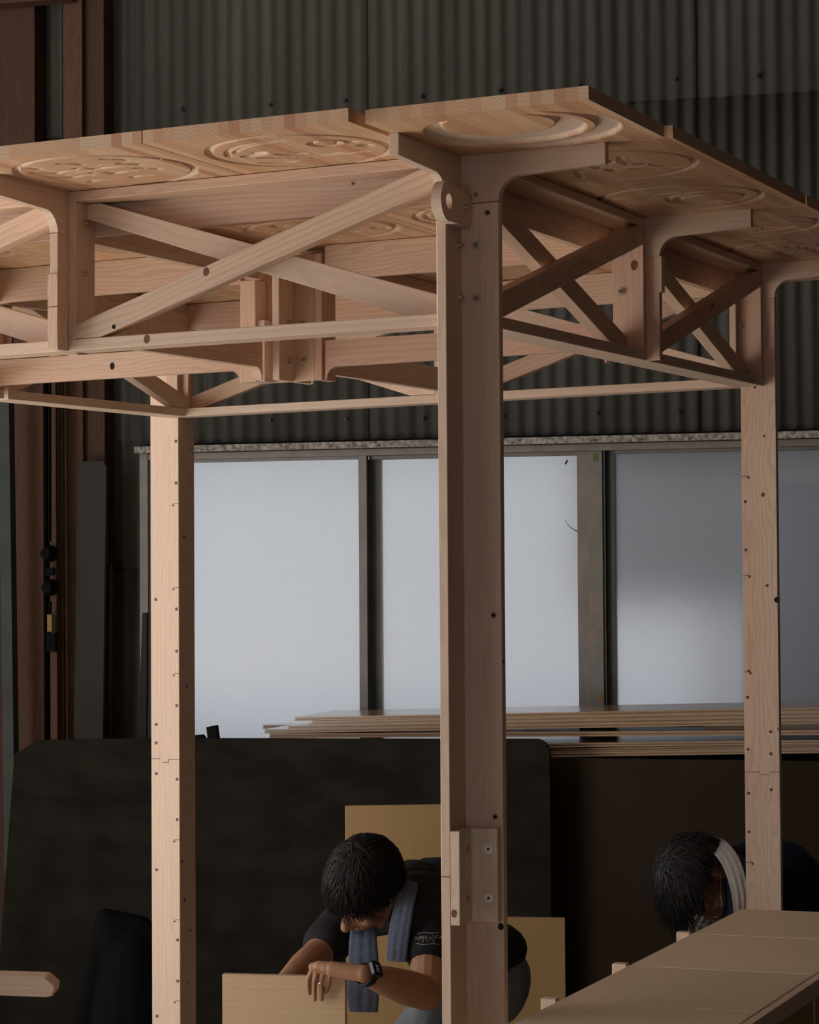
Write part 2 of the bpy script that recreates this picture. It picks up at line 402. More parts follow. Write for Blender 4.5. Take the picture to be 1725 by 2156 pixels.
for i in range(len(SEAMS) - 1):
    s0, s1 = SEAMS[i], SEAMS[i + 1]
    o = 0.004 * (i % 2)
    sheet(s0 - 0.02, s1 + 0.004, 3.505, ZC, 0.0 + o)
    sheet(s0 - 0.02, s1 + 0.004, 2.245 if s1 > WS0 and s0 < WS1 else 1.74, 3.525, 0.009 + o)
    if s0 < WS0 - 0.3:
        sheet(s0 - 0.02, min(s1 + 0.004, WS0 - 0.01), 0.0, 1.76, 0.0 + o)
        if s1 > WS0: sheet(s0 - 0.02, WS0 - 0.01, 1.74, 2.26, 0.009 + o)
# roofing bolts on the ridges
def disc_bm(r, h, seg=12, dome=False):
    bm = bmesh.new()
    bmesh.ops.create_cone(bm, cap_ends=True, segments=seg, radius1=r, radius2=r * (0.6 if dome else 1.0), depth=h)
    return bm
_mesh_cache = {}
def stud(name, parent, mat, p, nrm, r, h, dome=False, seg=12):
    key = (round(r, 5), round(h, 5), dome, mat.name, seg)
    if key not in _mesh_cache:
        me = bpy.data.meshes.new(name); bm = disc_bm(r, h, seg, dome); bm.to_mesh(me); bm.free(); me.materials.append(mat)
        _mesh_cache[key] = me
    o = bpy.data.objects.new(name, _mesh_cache[key])
    n = Vector(nrm).normalized()
    mw = n.to_track_quat('Z', 'Y').to_matrix().to_4x4(); mw.translation = Vector(p) + n * (h * 0.35)
    return link(o, parent, mw)
M_WBOLT = simple('roofing_bolt', (0.05, 0.05, 0.045), 0.5, metal=0.3)
for s, z in [(-1.262, 3.61), (-0.941, 3.61), (-0.589, 3.606), (-0.263, 3.605), (0.071, 3.602), (0.399, 3.605), (0.73, 3.605), (1.055, 3.605), (1.376, 3.60),
             (-0.94, 2.33), (-0.603, 2.329), (-0.268, 2.326), (0.066, 2.321), (0.407, 2.322), (0.735, 2.323), (1.066, 2.32), (1.40, 2.32)]:
    s = round(s / PITCH) * PITCH
    off = 0.009 + AMP if z < 3.5 else AMP
    stud('roofing_washer', wb, M_SLATE, W(s, off, z), NW, 0.0125, 0.006, True)
    stud('roofing_bolt', wb, M_WBOLT, W(s, off + 0.005, z), NW, 0.006, 0.012)

# windows
def window(n, s0, s1, label, parts):
    root = wbox('window_%d' % n, None, M_ALU, s0, s1, -0.02, 0.045, 2.178, 2.205)       # head
    tag(root, label, kind='structure')
    for (nm, a, b, o0, o1, z0, z1, m) in parts:
        wbox(nm, root, m, a, b, o0, o1, z0, z1, bevel=0.0008)
    return root
GZ0, GZ1 = 1.05, 2.166
window(1, -1.10, 0.755, 'frosted sliding window left of the wide grey mullion', [
    ('sill', -1.10, 0.755, -0.02, 0.06, 1.02, 1.05, M_ALU),
    ('jamb', -1.126, -1.09, -0.02, 0.05, 1.02, 2.21, M_ALU),
    ('stile', -1.085, -1.03, 0.015, 0.035, GZ0, 2.178, M_ALU),
    ('rail', -1.03, -0.20, 0.015, 0.035, GZ1, 2.205, M_ALU),
    ('pane', -1.03, -0.196, 0.020, 0.024, GZ0, GZ1, M_FROST),
    ('stile', -0.198, -0.164, 0.012, 0.042, GZ0, 2.205, M_ALU),
    ('stile', -0.175, -0.120, -0.035, -0.010, GZ0, GZ1, M_ALUD),  # dark metal stands in for the gap shadow beside the meeting stile
    ('rail', -0.164, 0.68, -0.020, 0.010, GZ1 - 0.002, 2.205, M_ALU),
    ('pane', -0.125, 0.680, -0.012, -0.008, GZ0, GZ1, M_FROST),
    ('stile', 0.679, 0.727, -0.020, 0.012, GZ0, 2.19, M_ALU),
])
window(2, 0.725, 2.60, 'frosted sliding window right of the wide grey mullion', [
    ('sill', 0.725, 2.60, -0.02, 0.06, 1.02, 1.05, M_ALU),
    ('mullion', 0.727, 0.782, -0.03, 0.030, 1.02, 2.19, M_ALU),
    ('mullion_lip', 0.782, 0.792, -0.03, 0.022, 1.02, 2.19, M_ALUD),
    ('stile', 0.792, 0.826, -0.030, -0.004, GZ0, 2.19, M_ALUD),
    ('rail', 0.826, 2.56, -0.020, 0.008, GZ1, 2.205, M_ALU),
    ('pane', 0.826, 1.66, -0.014, -0.010, GZ0, GZ1, M_FROST),
    ('stile', 1.66, 1.70, -0.03, 0.01, GZ0, GZ1, M_ALU),
    ('pane', 1.70, 2.55, -0.020, -0.016, GZ0, GZ1, M_FROST),
    ('jamb', 2.56, 2.62, -0.02, 0.05, 1.02, 2.21, M_ALU),
])
tape1 = wbox('tape_scrap', None, M_YTAPE, 0.748, 0.768, 0.030, 0.032, 2.138, 2.168)
tag(tape1, 'small green tape scrap at the top of the window mullion', 'tape')
tape2 = wbox('tape_scrap', None, simple('yellow_tape', (0.30, 0.20, 0.04), 0.6), 0.758, 0.776, 0.030, 0.032, 1.21, 1.238)
tag(tape2, 'small yellow tape scrap at the foot of the window mullion', 'tape')
def winsect():
    bmx = bmesh.new(); s_, z_ = wpx(1193, 973, -0.006)
    bmesh.ops.create_uvsphere(bmx, u_segments=10, v_segments=8, radius=1.0)
    for v in bmx.verts: v.co = Vector((v.co.x * 0.0035, v.co.y * 0.003, v.co.z * 0.011))
    mwx = Matrix.Translation(W(s_, -0.005, z_)) @ Matrix.Rotation(0.5, 4, 'Y')
    o = bm_obj('dead_insect', bmx, M_HOLE, None, mwx, smooth=True)
    tag(o, 'small dark insect stuck on the frosted pane left of the mullion', 'insect')
    pts_ = [wpx(u, v, -0.004) for u, v in ((1190, 1094), (1194, 1102), (1201, 1110), (1210, 1116), (1220, 1120), (1234, 1122))]
    vs, fs = [], []
    for k, (s_, z_) in enumerate(pts_):
        r = 0.0016 if k < 4 else 0.0026
        c = W(s_, -0.004, z_); vs += [c + UP * r, c + NW * r, c - UP * r, c - NW * r]
    for k in range(len(pts_) - 1):
        for q in range(4): fs.append((k * 4 + q, k * 4 + (q + 1) % 4, k * 4 + 4 + (q + 1) % 4, k * 4 + 4 + q))
    o = mesh_obj('dry_twig', vs, fs, M_HOLE)
    tag(o, 'thin dry twig clinging to the frosted pane beside the mullion', 'twig')
winsect()
tr = wbox('trim_1', None, M_FLAKE, -1.14, 2.62, 0.0, 0.075, 2.207, 2.234)
tag(tr, 'flaking white painted strip above the windows', kind='structure')

# outside, seen only blurred through the frosted glass
og = mesh_obj('ground_outside', [(-9, 9.7, -0.05), (9, 9.7, -0.05), (9, 26, -0.05), (-9, 26, -0.05)], [(0, 1, 2, 3)], M_GRASS)
tag(og, 'pale yard ground outside the windows', kind='structure')
ow = wbox('wall_outside', None, M_OUTW, -0.10, 8.5, -6.5, -4.0, 1.55, 5.5)  # raised slab added to darken the view through the right panes
tag(ow, 'grey neighbouring wall added to dim the right frosted panes', kind='structure')
for s_ in (0.3, 2.6, 5.2, 8.2): wbox('pier', ow, M_OUTW, s_, s_ + 0.2, -6.5, -6.3, -0.05, 1.55)
drum = stud('oil_drum', None, M_OUTB, W(1.50, -0.75, 0.75), UP, 0.27, 1.55, False, 28)
tag(drum, 'dark blue drum outside, a blurred patch behind the right frosted pane', 'drum')

# ---------------------------------------------------------------- left side: old columns, boards, pipe
def wcol(name, u0, u1, v0, v1, off0, off1, mat, label, cat, dxb=0):
    """upright timber spanning pixel columns u0..u1 (at the face nearest the camera) and heights v1..v0"""
    s0, z1 = wpx(u0, v0, off1); s1, _ = wpx(u1, v0, off1)
    _, z0 = wpx(u0, v1, off1)
    z0 = max(z0, 0.0)
    o = wbox(name, None, mat, s0, s1, off0, off1, z0, z1)
    return tag(o, label, cat)
def column(name, u0, u1, off0, off1, mat, label):
    s0, _ = wpx(u0, 300, off1); s1, _ = wpx(u1, 300, off1)
    return tag(wbox(name, None, mat, s0, s1, off0, off1, 0, ZC), label, None, kind='structure')
column('trim_2', 134, 173, 0.02, 0.14, M_OLDR, 'dark red-brown timber column beside the slate wall')
column('trim_3', 174, 219, 0.02, 0.11, M_OLD, 'dark brown timber column touching the slate wall')
column('trim_4', -25, 73, 0.02, 0.12, M_OLD, 'near black timber column at the left edge')
s_, z_ = wpx(60, 6, 0.2)
tag(wbox('trim_5', None, M_OLDR, -2.2, -1.36, 0.14, 0.22, z_, z_ + 0.12), 'reddish beam across the top left corner', kind='structure')
def lean(name, pts, thick, mat, label, cat, off, X=UP, group=None):
    """flat board standing in front of the back wall; pts are pixels at wall distance off (floor ends: v=None)"""
    P = []
    for u, v in pts:
        if v is None:
            s, _ = wpx(u, 2050, off); P.append(W(s, off, 0.0))
        else:
            s, z = wpx(u, v, off); P.append(W(s, off, z))
    o = prism(name, None, mat, P, NW * -thick, X, NW, 0.001)
    return tag(o, label, cat, group)
lean('timber_plank', [(24, 640), (90, 640), (94, None), (34, None)], 0.03, M_OLDR, 'wide red-brown plank standing at the far left behind the green post', 'plank', 0.24)
lean('timber_batten', [(103, 700), (116, 700), (124, None), (108, None)], 0.025, M_OLDR, 'thin reddish batten standing behind the hanging switches', 'batten', 0.26)
lean('timber_batten', [(119, 700), (131, 700), (138, None), (128, None)], 0.02, M_OLDR, 'thin reddish batten standing just right of the switch cable', 'batten', 0.20)
lean('steel_post', [(-6, 640), (16, 640), (36, None), (12, None)], 0.05, M_GREEN, 'slim green-grey upright standing at the left edge', 'post', 0.42)
lean('weathered_board', [(168, 972), (218, 970), (224, 985), (209, None), (147, None), (163, 1000)], 0.025, M_GREYB, 'grey weathered board leaning against the brown column', 'board', 0.20)
lean('weathered_board', [(226, 1190), (236, 1188), (232, None), (212, None)], 0.02, M_GREYB, 'narrow grey slat leaning beside the weathered board', 'board', 0.14)
lean('weathered_board', [(300, 1290), (309, 1290), (306, None), (268, None)], 0.02, M_GREYB, 'narrow tapering grey slat leaning under the window corner', 'board', 0.12)
# hanging switch gear
sw = empty('hanging_switch', W(wpx(103, 1320, 0.30)[0], 0.30, 1.2)); tag(sw, 'two black round switch boxes hanging on a cable with a yellow tag', 'switch')
def wcyl(name, parent, mat, u, v, off, r, h, seg=20):
    s, z = wpx(u, v, off)
    return stud(name, parent, mat, W(s, off, z), NW, r, h, True, seg)
wcyl('switch_body', sw, M_BLACK, 104, 1166, 0.30, 0.034, 0.05)
wcyl('switch_body', sw, M_BLACK, 106, 1237, 0.30, 0.034, 0.05)
for (u0, u1, v0, v1, m, nm) in ((101, 104, 760, 1140, M_BLACK, 'cable'), (96, 112, 1195, 1212, M_BLACK, 'clip'), (99, 109, 1293, 1330, simple('yellow_tag', (0.35, 0.22, 0.07), 0.7), 'tag'), (97, 116, 1332, 1372, M_BLACK, 'plug'), (102, 105, 1265, 1296, M_BLACK, 'cable')):
    s0, z1 = wpx(u0, v0, 0.31); s1, _ = wpx(u1, v0, 0.31); _, z0 = wpx(u0, v1, 0.31)
    wbox(nm, sw, m, s0, s1, 0.29, 0.31, z0, z1)

# ---------------------------------------------------------------- boards leaning and stacked in front of the window wall
def rounded(pts, rad, seg=6):
    out = []
    n = len(pts)
    for i, (p, r) in enumerate(zip(pts, rad)):
        p = Vector(p)
        if not r: out.append(tuple(p)); continue
        a = (Vector(pts[i - 1]) - p).normalized(); b = (Vector(pts[(i + 1) % n]) - p).normalized()
        ang = a.angle(b); d = r / math.tan(ang / 2)
        c = p + (a + b).normalized() * (r / math.sin(ang / 2))
        p0 = p + a * d; p1 = p + b * d
        v0 = p0 - c; v1 = p1 - c
        for k in range(seg + 1):
            t = k / seg
            v = v0.lerp(v1, t).normalized() * r
            out.append(tuple(c + v))
    return out
OFFP = 0.80
def wp2(u, v, off): return Vector(wpx(u, v, off))
pl = [wp2(30, 1588, OFFP), wp2(80, 1558, OFFP), wp2(330, 1554, OFFP), wp2(1158, 1556, OFFP)]
s_r = pl[3].x; s_l = wp2(-12, 2000, OFFP).x
outl = rounded([(pl[0].x, pl[0].y), (pl[1].x, pl[1].y), (pl[2].x, pl[2].y), (s_r, pl[3].y), (s_r, 0.0), (s_l, 0.0)], [0.02, 0.02, 0, 0.05, 0, 0])
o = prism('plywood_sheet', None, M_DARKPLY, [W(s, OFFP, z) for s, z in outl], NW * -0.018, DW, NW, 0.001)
tag(o, 'large dark stained plywood sheet leaning below the window', 'plywood')
s0, z1 = wpx(1120, 1604, 0.66); s1, _ = wpx(1880, 1604, 0.66)
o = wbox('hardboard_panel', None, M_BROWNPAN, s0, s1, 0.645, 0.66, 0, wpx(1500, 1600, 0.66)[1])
tag(o, 'brown hardboard panel standing behind the older worker', 'panel')
# rack that carries the stack (hidden behind the sheets)
rk = empty('timber_rack', W(0.9, 0.2, 0)); tag(rk, 'timber rack carrying the stacked boards under the window', 'rack')
for s in (0.05, 0.9, 1.9):
    zt = 1.005
    wbox('rack_post', rk, M_OLD, s, s + 0.06, 0.10, 0.16, 0, zt)
    wbox('rack_arm', rk, M_OLD, s, s + 0.06, 0.10, 0.58, zt - 0.06, zt)
OS = 0.60
STK = [  # left pixel (u, v of top front edge), right v at u=1725, thickness px, front distance from wall, depth, label
    (567, 1544.5, 1537, 9.5, OS, 0.45, 'lowest long board of the upper pine stack'),
    (557, 1535.5, 1515, 8.4, OS, 0.45, 'second lowest pine board of the upper stack, its end sticking out'),
    (606, 1528, 1507.5, 7.0, OS, 0.50, 'pale topped pine board third from the top of the stack'),
    (656, 1518.5, 1498, 8.6, OS, 0.45, 'pine board directly under the topmost board'),
    (620, 1510, 1489.5, 8.0, OS, 0.50, 'topmost pine board of the stack by the window'),
]
def stack_board(u, v, vr, tpx, off, dep, label, name='pine_board', u1=1900, mat=M_STACK):
    s0, z0 = wpx(u, v, off); s1, z1 = wpx(1725, vr, off)
    k = (z1 - z0) / (s1 - s0); se, _ = wpx(u1, 1500, off)
    ze = z0 + k * (se - s0)
    t = tpx / FPX * 9.3
    ax = (W(se, off, ze) - W(s0, off, z0)).normalized()
    P = [W(s0, off, z0), W(se, off, ze), W(se, off, ze - t), W(se, off - 0.008, ze - t) , ]
    p0, p1 = W(s0, off, z0), W(se, off, ze)
    up = NW.cross(ax).normalized()
    if up.z < 0: up = -up
    # end profile with a tongue groove along the front edge
    g = t * 0.22
    prof = [(0, 0), (0, -t * 0.36), (-0.012, -t * 0.40), (-0.012, -t * 0.62), (0, -t * 0.66), (0, -t), (-dep, -t), (-dep, 0)]
    pts = [p0 + NW * o_ + up * z_ for o_, z_ in prof]
    ob = prism(name, None, mat, pts, p1 - p0, ax, NW, 0)
    return tag(ob, label, 'board', 'pine boards stacked by the window')
for r in STK: stack_board(*r)
stack_board(1100, 1529.5, 1523.5, 5.5, 0.30, 0.12, 'dark recessed board in the gap of the lower stack')
stack_board(553, 1526.5, 1519, 8, 0.18, 0.10, 'short pine board end poking out at the far left of the stack', u1=650)
stack_board(1484, 1527.5, 1525, 8, 0.50, 0.12, 'short pine offcut wedged in the gap of the stack')
stack_board(1000, 1567, 1558, 8, OS + 0.02, 0.50, 'pine board with a broad pale top face in the lower stack')
stack_board(1010, 1578, 1567, 7.5, OS, 0.16, 'pine board second from the bottom of the lower stack')
stack_board(1010, 1587, 1575.5, 9, OS, 0.16, 'bottom pine board of the lower stack above the brown panel')
o = lean('clamp_block', [(434, 1531), (454, 1527), (458, 1556), (437, 1556)], 0.03, M_BLACK, 'small black block standing on the plywood edge', 'block', 0.79)
o = lean('cloth_scrap', [(409, 1548), (424, 1547), (431, 1556), (409, 1556)], 0.03, M_BLACK, 'small dark scrap lying on the plywood edge by the post', 'scrap', 0.79)

# ================================================================= the canopy
AN = [-0.016, -0.822, -1.649]          # centres of the B-direction boards on node lines
BN = [0.009, 0.939, 1.869]             # centres of the A-direction boards
T2 = 0.009; FL = 0.081                  # half board, flange reach from centre
CB, CT = 0.467, 0.775
canopy = empty('timber_canopy', F(-0.82, 0.93, -1.655)); tag(canopy, 'pale cedar canopy frame with trussed edges and carved roof panels', 'canopy')

def screw(parent, a, b, c, n, r=0.0034): return stud('screw', parent, M_SCREW, F(a, b, c), n, r, 0.0012, False, 8)
def bolt(parent, a, b, c, n, m=None):
    stud('washer', parent, M_STEEL if m is None else m, F(a, b, c), n, 0.0088, 0.002, False, 14)
    n = Vector(n)
    return stud('bolt', parent, M_BRASS if m is None else m, F(a, b, c) + n.normalized() * 0.0015, n, 0.0058, 0.009, True, 8)
def knot(parent, a, b, c, n, r=0.006, m=None):
    o = stud('knot', parent, m or M_KNOT, F(a, b, c), n, r * 0.85, 0.0010, False, 12)
    o.scale = (random.uniform(0.7, 1.0), random.uniform(0.85, 1.25), 1.0)
    return o

def arcpts(cx, cy, r, a0, a1, n=8):
    return [(cx + r * math.cos(math.radians(a0 + (a1 - a0) * k / n)), cy + r * math.sin(math.radians(a0 + (a1 - a0) * k / n))) for k in range(n + 1)]
ARM = 0.284
def bracket_outline(down=0.688):
    """x = distance from the node outwards, y = c"""
    r = 0.043
    return [(0.0, CT), (ARM, CT), (ARM, 0.737), (FL + r, 0.731)] + arcpts(FL + r, 0.731 - r, r, 90, 180)[1:] + [(FL, down), (0.0, down)]
def bracketA(parent, i, j, sa, down=0.688):
    pts = [F(AN[i] + sa * x + 0.0 * sa, BN[j] - T2, c) for x, c in bracket_outline(down)]
    return prism('bracket', parent, M_CEDARP, pts, EB * (2 * T2), EA, EB, 0.001)
def bracketB(parent, i, j, sb, down=0.688):
    pts = [F(AN[i] - T2, BN[j] + sb * x, c) for x, c in bracket_outline(down)]
    return prism('bracket', parent, M_CEDARP, pts, EA * (2 * T2), EB, EA, 0.001)

def corner_post(i, j, sa, sb, cbase=-1.655, mat=M_CEDARP):
    """L-shaped post: one board along A, one along B, both reaching outwards"""
    a, b = AN[i], BN[j]
    L = [(a - sa * T2, b - sb * T2), (a + sa * FL, b - sb * T2), (a + sa * FL, b + sb * T2), (a + sa * T2, b + sb * T2), (a + sa * T2, b + sb * FL), (a - sa * T2, b + sb * FL)]
    zf = -F(a, b, 0).z                     # down to the floor
    p = prism('post', canopy, mat, [F(x, y, 0.688) for x, y in L], UP * (zf - 0.688), UP, EA, 0.0012)
    bracketA(p, i, j, sa); bracketB(p, i, j, sb)
    return p
p00 = corner_post(0, 0, 1, -1)
p02 = corner_post(0, 2, 1, 1, mat=M_CEDAR)
p22 = corner_post(2, 2, -1, 1)
p20 = corner_post(2, 0, -1, -1)

# node posts on the edges: a board reaching outwards from the truss line
def edge_post(i, j, axis, s):
    a, b = AN[i], BN[j]
    if axis == 'B':
        pts = [F(a - T2, b + s * 0.0, 0.690), F(a - T2, b + s * FL, 0.690), F(a - T2, b + s * FL, CB), F(a - T2, b, CB)]
        p = prism('hanging_post', canopy, M_CEDARP, pts, EA * (2 * T2), UP, EA)
        bracketB(p, i, j, s, 0.690)
        # finger-jointed facing on the outer edge
        pts = [F(a - T2 - 0.002, b + s * FL, 0.612), F(a + T2 + 0.003, b + s * FL, 0.612), F(a + T2 + 0.003, b + s * FL, CB + .001), F(a - T2 - 0.002, b + s * FL, CB + .001)]
        prism('finger_joint', p, M_CEDAR, pts, EB * (s * 0.006), UP, EA, 0.001)
    else:
        pts = [F(a, b - T2, 0.690), F(a + s * FL, b - T2, 0.690), F(a + s * FL, b - T2, CB), F(a, b - T2, CB)]
        p = prism('hanging_post', canopy, M_CEDAR, pts, EB * (2 * T2), UP, EB)
        bracketA(p, i, j, s, 0.690)
        pts = [F(a + s * FL, b - T2 - 0.002, 0.612), F(a + s * FL, b + T2 + 0.002, 0.612), F(a + s * FL, b + T2 + 0.002, 0.69), F(a + s * FL, b - T2 - 0.002, 0.69)]
        prism('finger_joint', p, M_CEDARP, pts, EA * (s * 0.006), UP, EB, 0.001)
    return p
e10 = edge_post(1, 0, 'B', -1)
e01 = edge_post(0, 1, 'A', 1)
e12 = edge_post(1, 2, 'B', 1)
e21 = edge_post(2, 1, 'A', -1)

TP = 0.017      # thickness of the flat truss members
HW = 0.035      # half width of the truss box
def quad_between(P0, P1, w0):
    return P0, P1
def truss_A(i0, i1, j, out):
    """box truss along A between nodes i1 (left) and i0 (right); out = -1 front row, +1 back row"""
    a0, a1 = AN[i1] + T2, AN[i0] - T2
    bc = BN[j] - 0.009
    root = sA('truss', canopy, M_CEDARP, a0, a1, bc - HW, bc + HW, CB, CB + 0.022); root['label'] = 'box truss along the long side of the canopy'
    sA('top_chord', root, M_CEDAR, a0, a1, bc - HW, bc + HW, CT - 0.020, CT - 0.001)
    for x0, x1 in ((a0, a0 + TP), (a1 - TP, a1)):
        sA('end_plate', root, M_CEDARP, x0, x1, bc - HW, bc + HW, CB + 0.022, CT - 0.020)
    x0, x1 = a0 + TP, a1 - TP; z0, z1 = CB + 0.022, CT - 0.020
    h = 0.044
    bo, bi = (bc - HW, bc + 0.004) if out < 0 else (bc + HW - 0.03, bc - HW)
    t = 0.029
    # outer diagonal rises to the right, inner one falls
    pts = [F(x0, bo, z0), F(x0, bo, z0 + h * 0.62), F(x1, bo, z1), F(x1, bo, z1 - h)]
    pts = [F(x0, bo, z0 + 0.001), F(x0, bo, z0 + 0.028), F(x1 - 0.02, bo, z1), F(x1, bo, z1), F(x1, bo, z1 - 0.040), F(x0 + 0.055, bo, z0 + 0.001)]
    prism('diagonal', root, M_CEDAR, pts, EB * t, (pts[2] - pts[1]), EB)
    pts = [F(x0, bi, z1 - 0.001), F(x0 + 0.03, bi, z1 - 0.001), F(x1, bi, z0 + 0.034), F(x1, bi, z0 + 0.001), F(x1 - 0.07, bi, z0 + 0.001), F(x0, bi, z1 - 0.030)]
    prism('diagonal', root, M_CEDARP, pts, EB * t, (pts[2] - pts[1]), EB)
    bb = bc + HW + 0.001 if out < 0 else bc - HW - 0.022
    sA('beam', root, M_CEDAR, a0 - 0.0, a1 + 0.0, bb, bb + 0.021, 0.695, CT - 0.001)
    return root
def truss_B(i, j0, j1, out):
    """box truss along B; out = +1 right row, -1 left row"""
    b0, b1 = BN[j0] + T2, BN[j1] - T2
    ac = AN[i] + 0.016
    root = sA('truss', canopy, M_CEDARP, ac - HW, ac + HW, b0, b1, CB, CB + 0.022); root['label'] = 'box truss along the short side of the canopy'
    sA('top_chord', root, M_CEDAR, ac - HW, ac + HW, b0, b1, CT - 0.020, CT - 0.001)
    for x0, x1 in ((b0, b0 + TP), (b1 - TP, b1)):
        sA('end_plate', root, M_CEDAR, ac - HW, ac + HW, x0, x1, CB + 0.022, CT - 0.020)
    x0, x1 = b0 + TP, b1 - TP; z0, z1 = CB + 0.022, CT - 0.020
    t = 0.029
    ao, ai = (ac + HW - t, ac - HW + 0.002) if out > 0 else (ac - HW, ac + HW - t)
    pts = [F(ao, x0, z0 + 0.001), F(ao, x0, z0 + 0.030), F(ao, x1 - 0.025, z1), F(ao, x1, z1), F(ao, x1, z1 - 0.040), F(ao, x0 + 0.065, z0 + 0.001)]
    prism('diagonal', root, M_CEDAR, pts, EA * t, (pts[2] - pts[1]), EA)
    pts = [F(ai, x0, z1 - 0.001), F(ai, x0 + 0.04, z1 - 0.001), F(ai, x1, z0 + 0.030), F(ai, x1, z0 + 0.001), F(ai, x1 - 0.07, z0 + 0.001), F(ai, x0, z1 - 0.035)]
    prism('diagonal', root, M_CEDARP, pts, EA * t, (pts[2] - pts[1]), EA)
    aa = ac - HW - 0.022 if out > 0 else ac + HW + 0.001
    sA('beam', root, M_CEDAR, aa, aa + 0.021, b0, b1, 0.695, CT - 0.001)
    return root
tf0 = truss_A(0, 1, 0, -1); tf1 = truss_A(1, 2, 0, -1)
tk0 = truss_A(0, 1, 2, 1); tk1 = truss_A(1, 2, 2, 1)
tr0 = truss_B(0, 0, 1, 1); tr1 = truss_B(0, 1, 2, 1)
tl0 = truss_B(2, 0, 1, -1); tl1 = truss_B(2, 1, 2, -1)

# centre post: a cross hanging under the roof
ca, cb_ = AN[1], BN[1]
cp = sA('centre_post', canopy, M_CEDAR, ca - 0.085, ca + 0.062, cb_ - T2, cb_ + T2, CB, 0.757); cp['label'] = 'cross-shaped hanging post in the middle of the canopy'
sA('post_board', cp, M_CEDARP, ca - T2, ca + T2, cb_ - FL, cb_ - T2, CB, 0.757)
sA('post_board', cp, M_CEDARP, ca - T2, ca + T2, cb_ + T2, cb_ + FL, CB, 0.757)
sA('post_stile', cp, M_CEDAR, ca + 0.0635, ca + 0.082, cb_ - 0.012, cb_ + 0.062, CB, 0.757)
sA('post_stile', cp, M_CEDAR, ca - 0.100, ca - 0.060, cb_ - 0.065, cb_ - T2 - 0.001, CB, 0.700)
sA('post_stile', cp, M_CEDARP, ca - 0.060, ca - 0.040, cb_ - 0.058, cb_ - T2 - 0.001, CB, 0.608)
def foot_outline(L, top, bot, r, foot):
    """beam with a foot that curves down at both ends; x along the beam"""
    return [(0, top), (L, top), (L, foot), (L - 0.004, foot)] + arcpts(L - 0.004 - r, bot - r, r, 0, 90)[::1] + \
        arcpts(0.004 + r, bot - r, r, 90, 180) + [(0.004, foot), (0, foot)]
def beamA(i0, i1, j, b0, lo=0.496, hi=0.556):
    a0, a1 = AN[i1] + (0.09 if i1 == 1 else 0.04), AN[i0] - (0.10 if i0 == 1 else 0.04)
    r = sA('beam', canopy, M_CEDAR, a0, a1, b0, b0 + 0.021, 0.695, CT - 0.001)
    pts = [F(a0 + x, b0, c) for x, c in foot_outline(a1 - a0, hi, lo, 0.028, CB)]
    prism('lower_beam', r, M_CEDAR, pts, EB * 0.021, EA, EB, 0.001)
    return r
def beamB(i, j0, j1, a0, lo=0.496, hi=0.556):
    b0, b1 = BN[j0] + (0.09 if j0 == 1 else 0.05), BN[j1] - (0.09 if j1 == 1 else 0.05)
    r = sA('beam', canopy, M_CEDAR, a0, a0 + 0.021, b0, b1, 0.695, CT - 0.001)
    pts = [F(a0, b0 + x, c) for x, c in foot_outline(b1 - b0, hi, lo, 0.028, CB)]
    prism('lower_beam', r, M_CEDAR, pts, EA * 0.021, EB, EA, 0.001)
    return r
bA0 = beamA(0, 1, 1, cb_ - 0.011); bA1 = beamA(1, 2, 1, cb_ - 0.060)
bB0 = beamB(1, 0, 1, ca - 0.050); bB1 = beamB(1, 1, 2, ca - 0.011)

# splice on the near post, lug with an eye, joints, bolts, screws
pa, pb = AN[0], BN[0]
sp = prism('splice_plate', p00, M_CEDARP, [F(pa + T2, pb - FL, -0.431), F(pa + T2 + 0.018, pb - FL, -0.431), F(pa + T2 + 0.018, pb - T2 - 0.018, -0.431), F(pa + FL - 0.004, pb - T2 - 0.018, -0.431), F(pa + FL - 0.004, pb - T2, -0.431), F(pa + T2, pb - T2, -0.431)],
           UP * -0.165, UP, EA, 0.0012)
for c in (-0.467, -0.5535):
    stud('washer', p00, M_NYLON, F(pa + 0.060, pb - T2 - 0.018, c), -EB, 0.0085, 0.002, False, 18)
    stud('bolt', p00, M_HOLE, F(pa + 0.060, pb - T2 - 0.0195, c), -EB, 0.0024, 0.002, False, 10)
    stud('bolt', p00, M_BRASS, F(pa + T2 + 0.018, pb - 0.045, c), EA, 0.006, 0.003, False, 10)
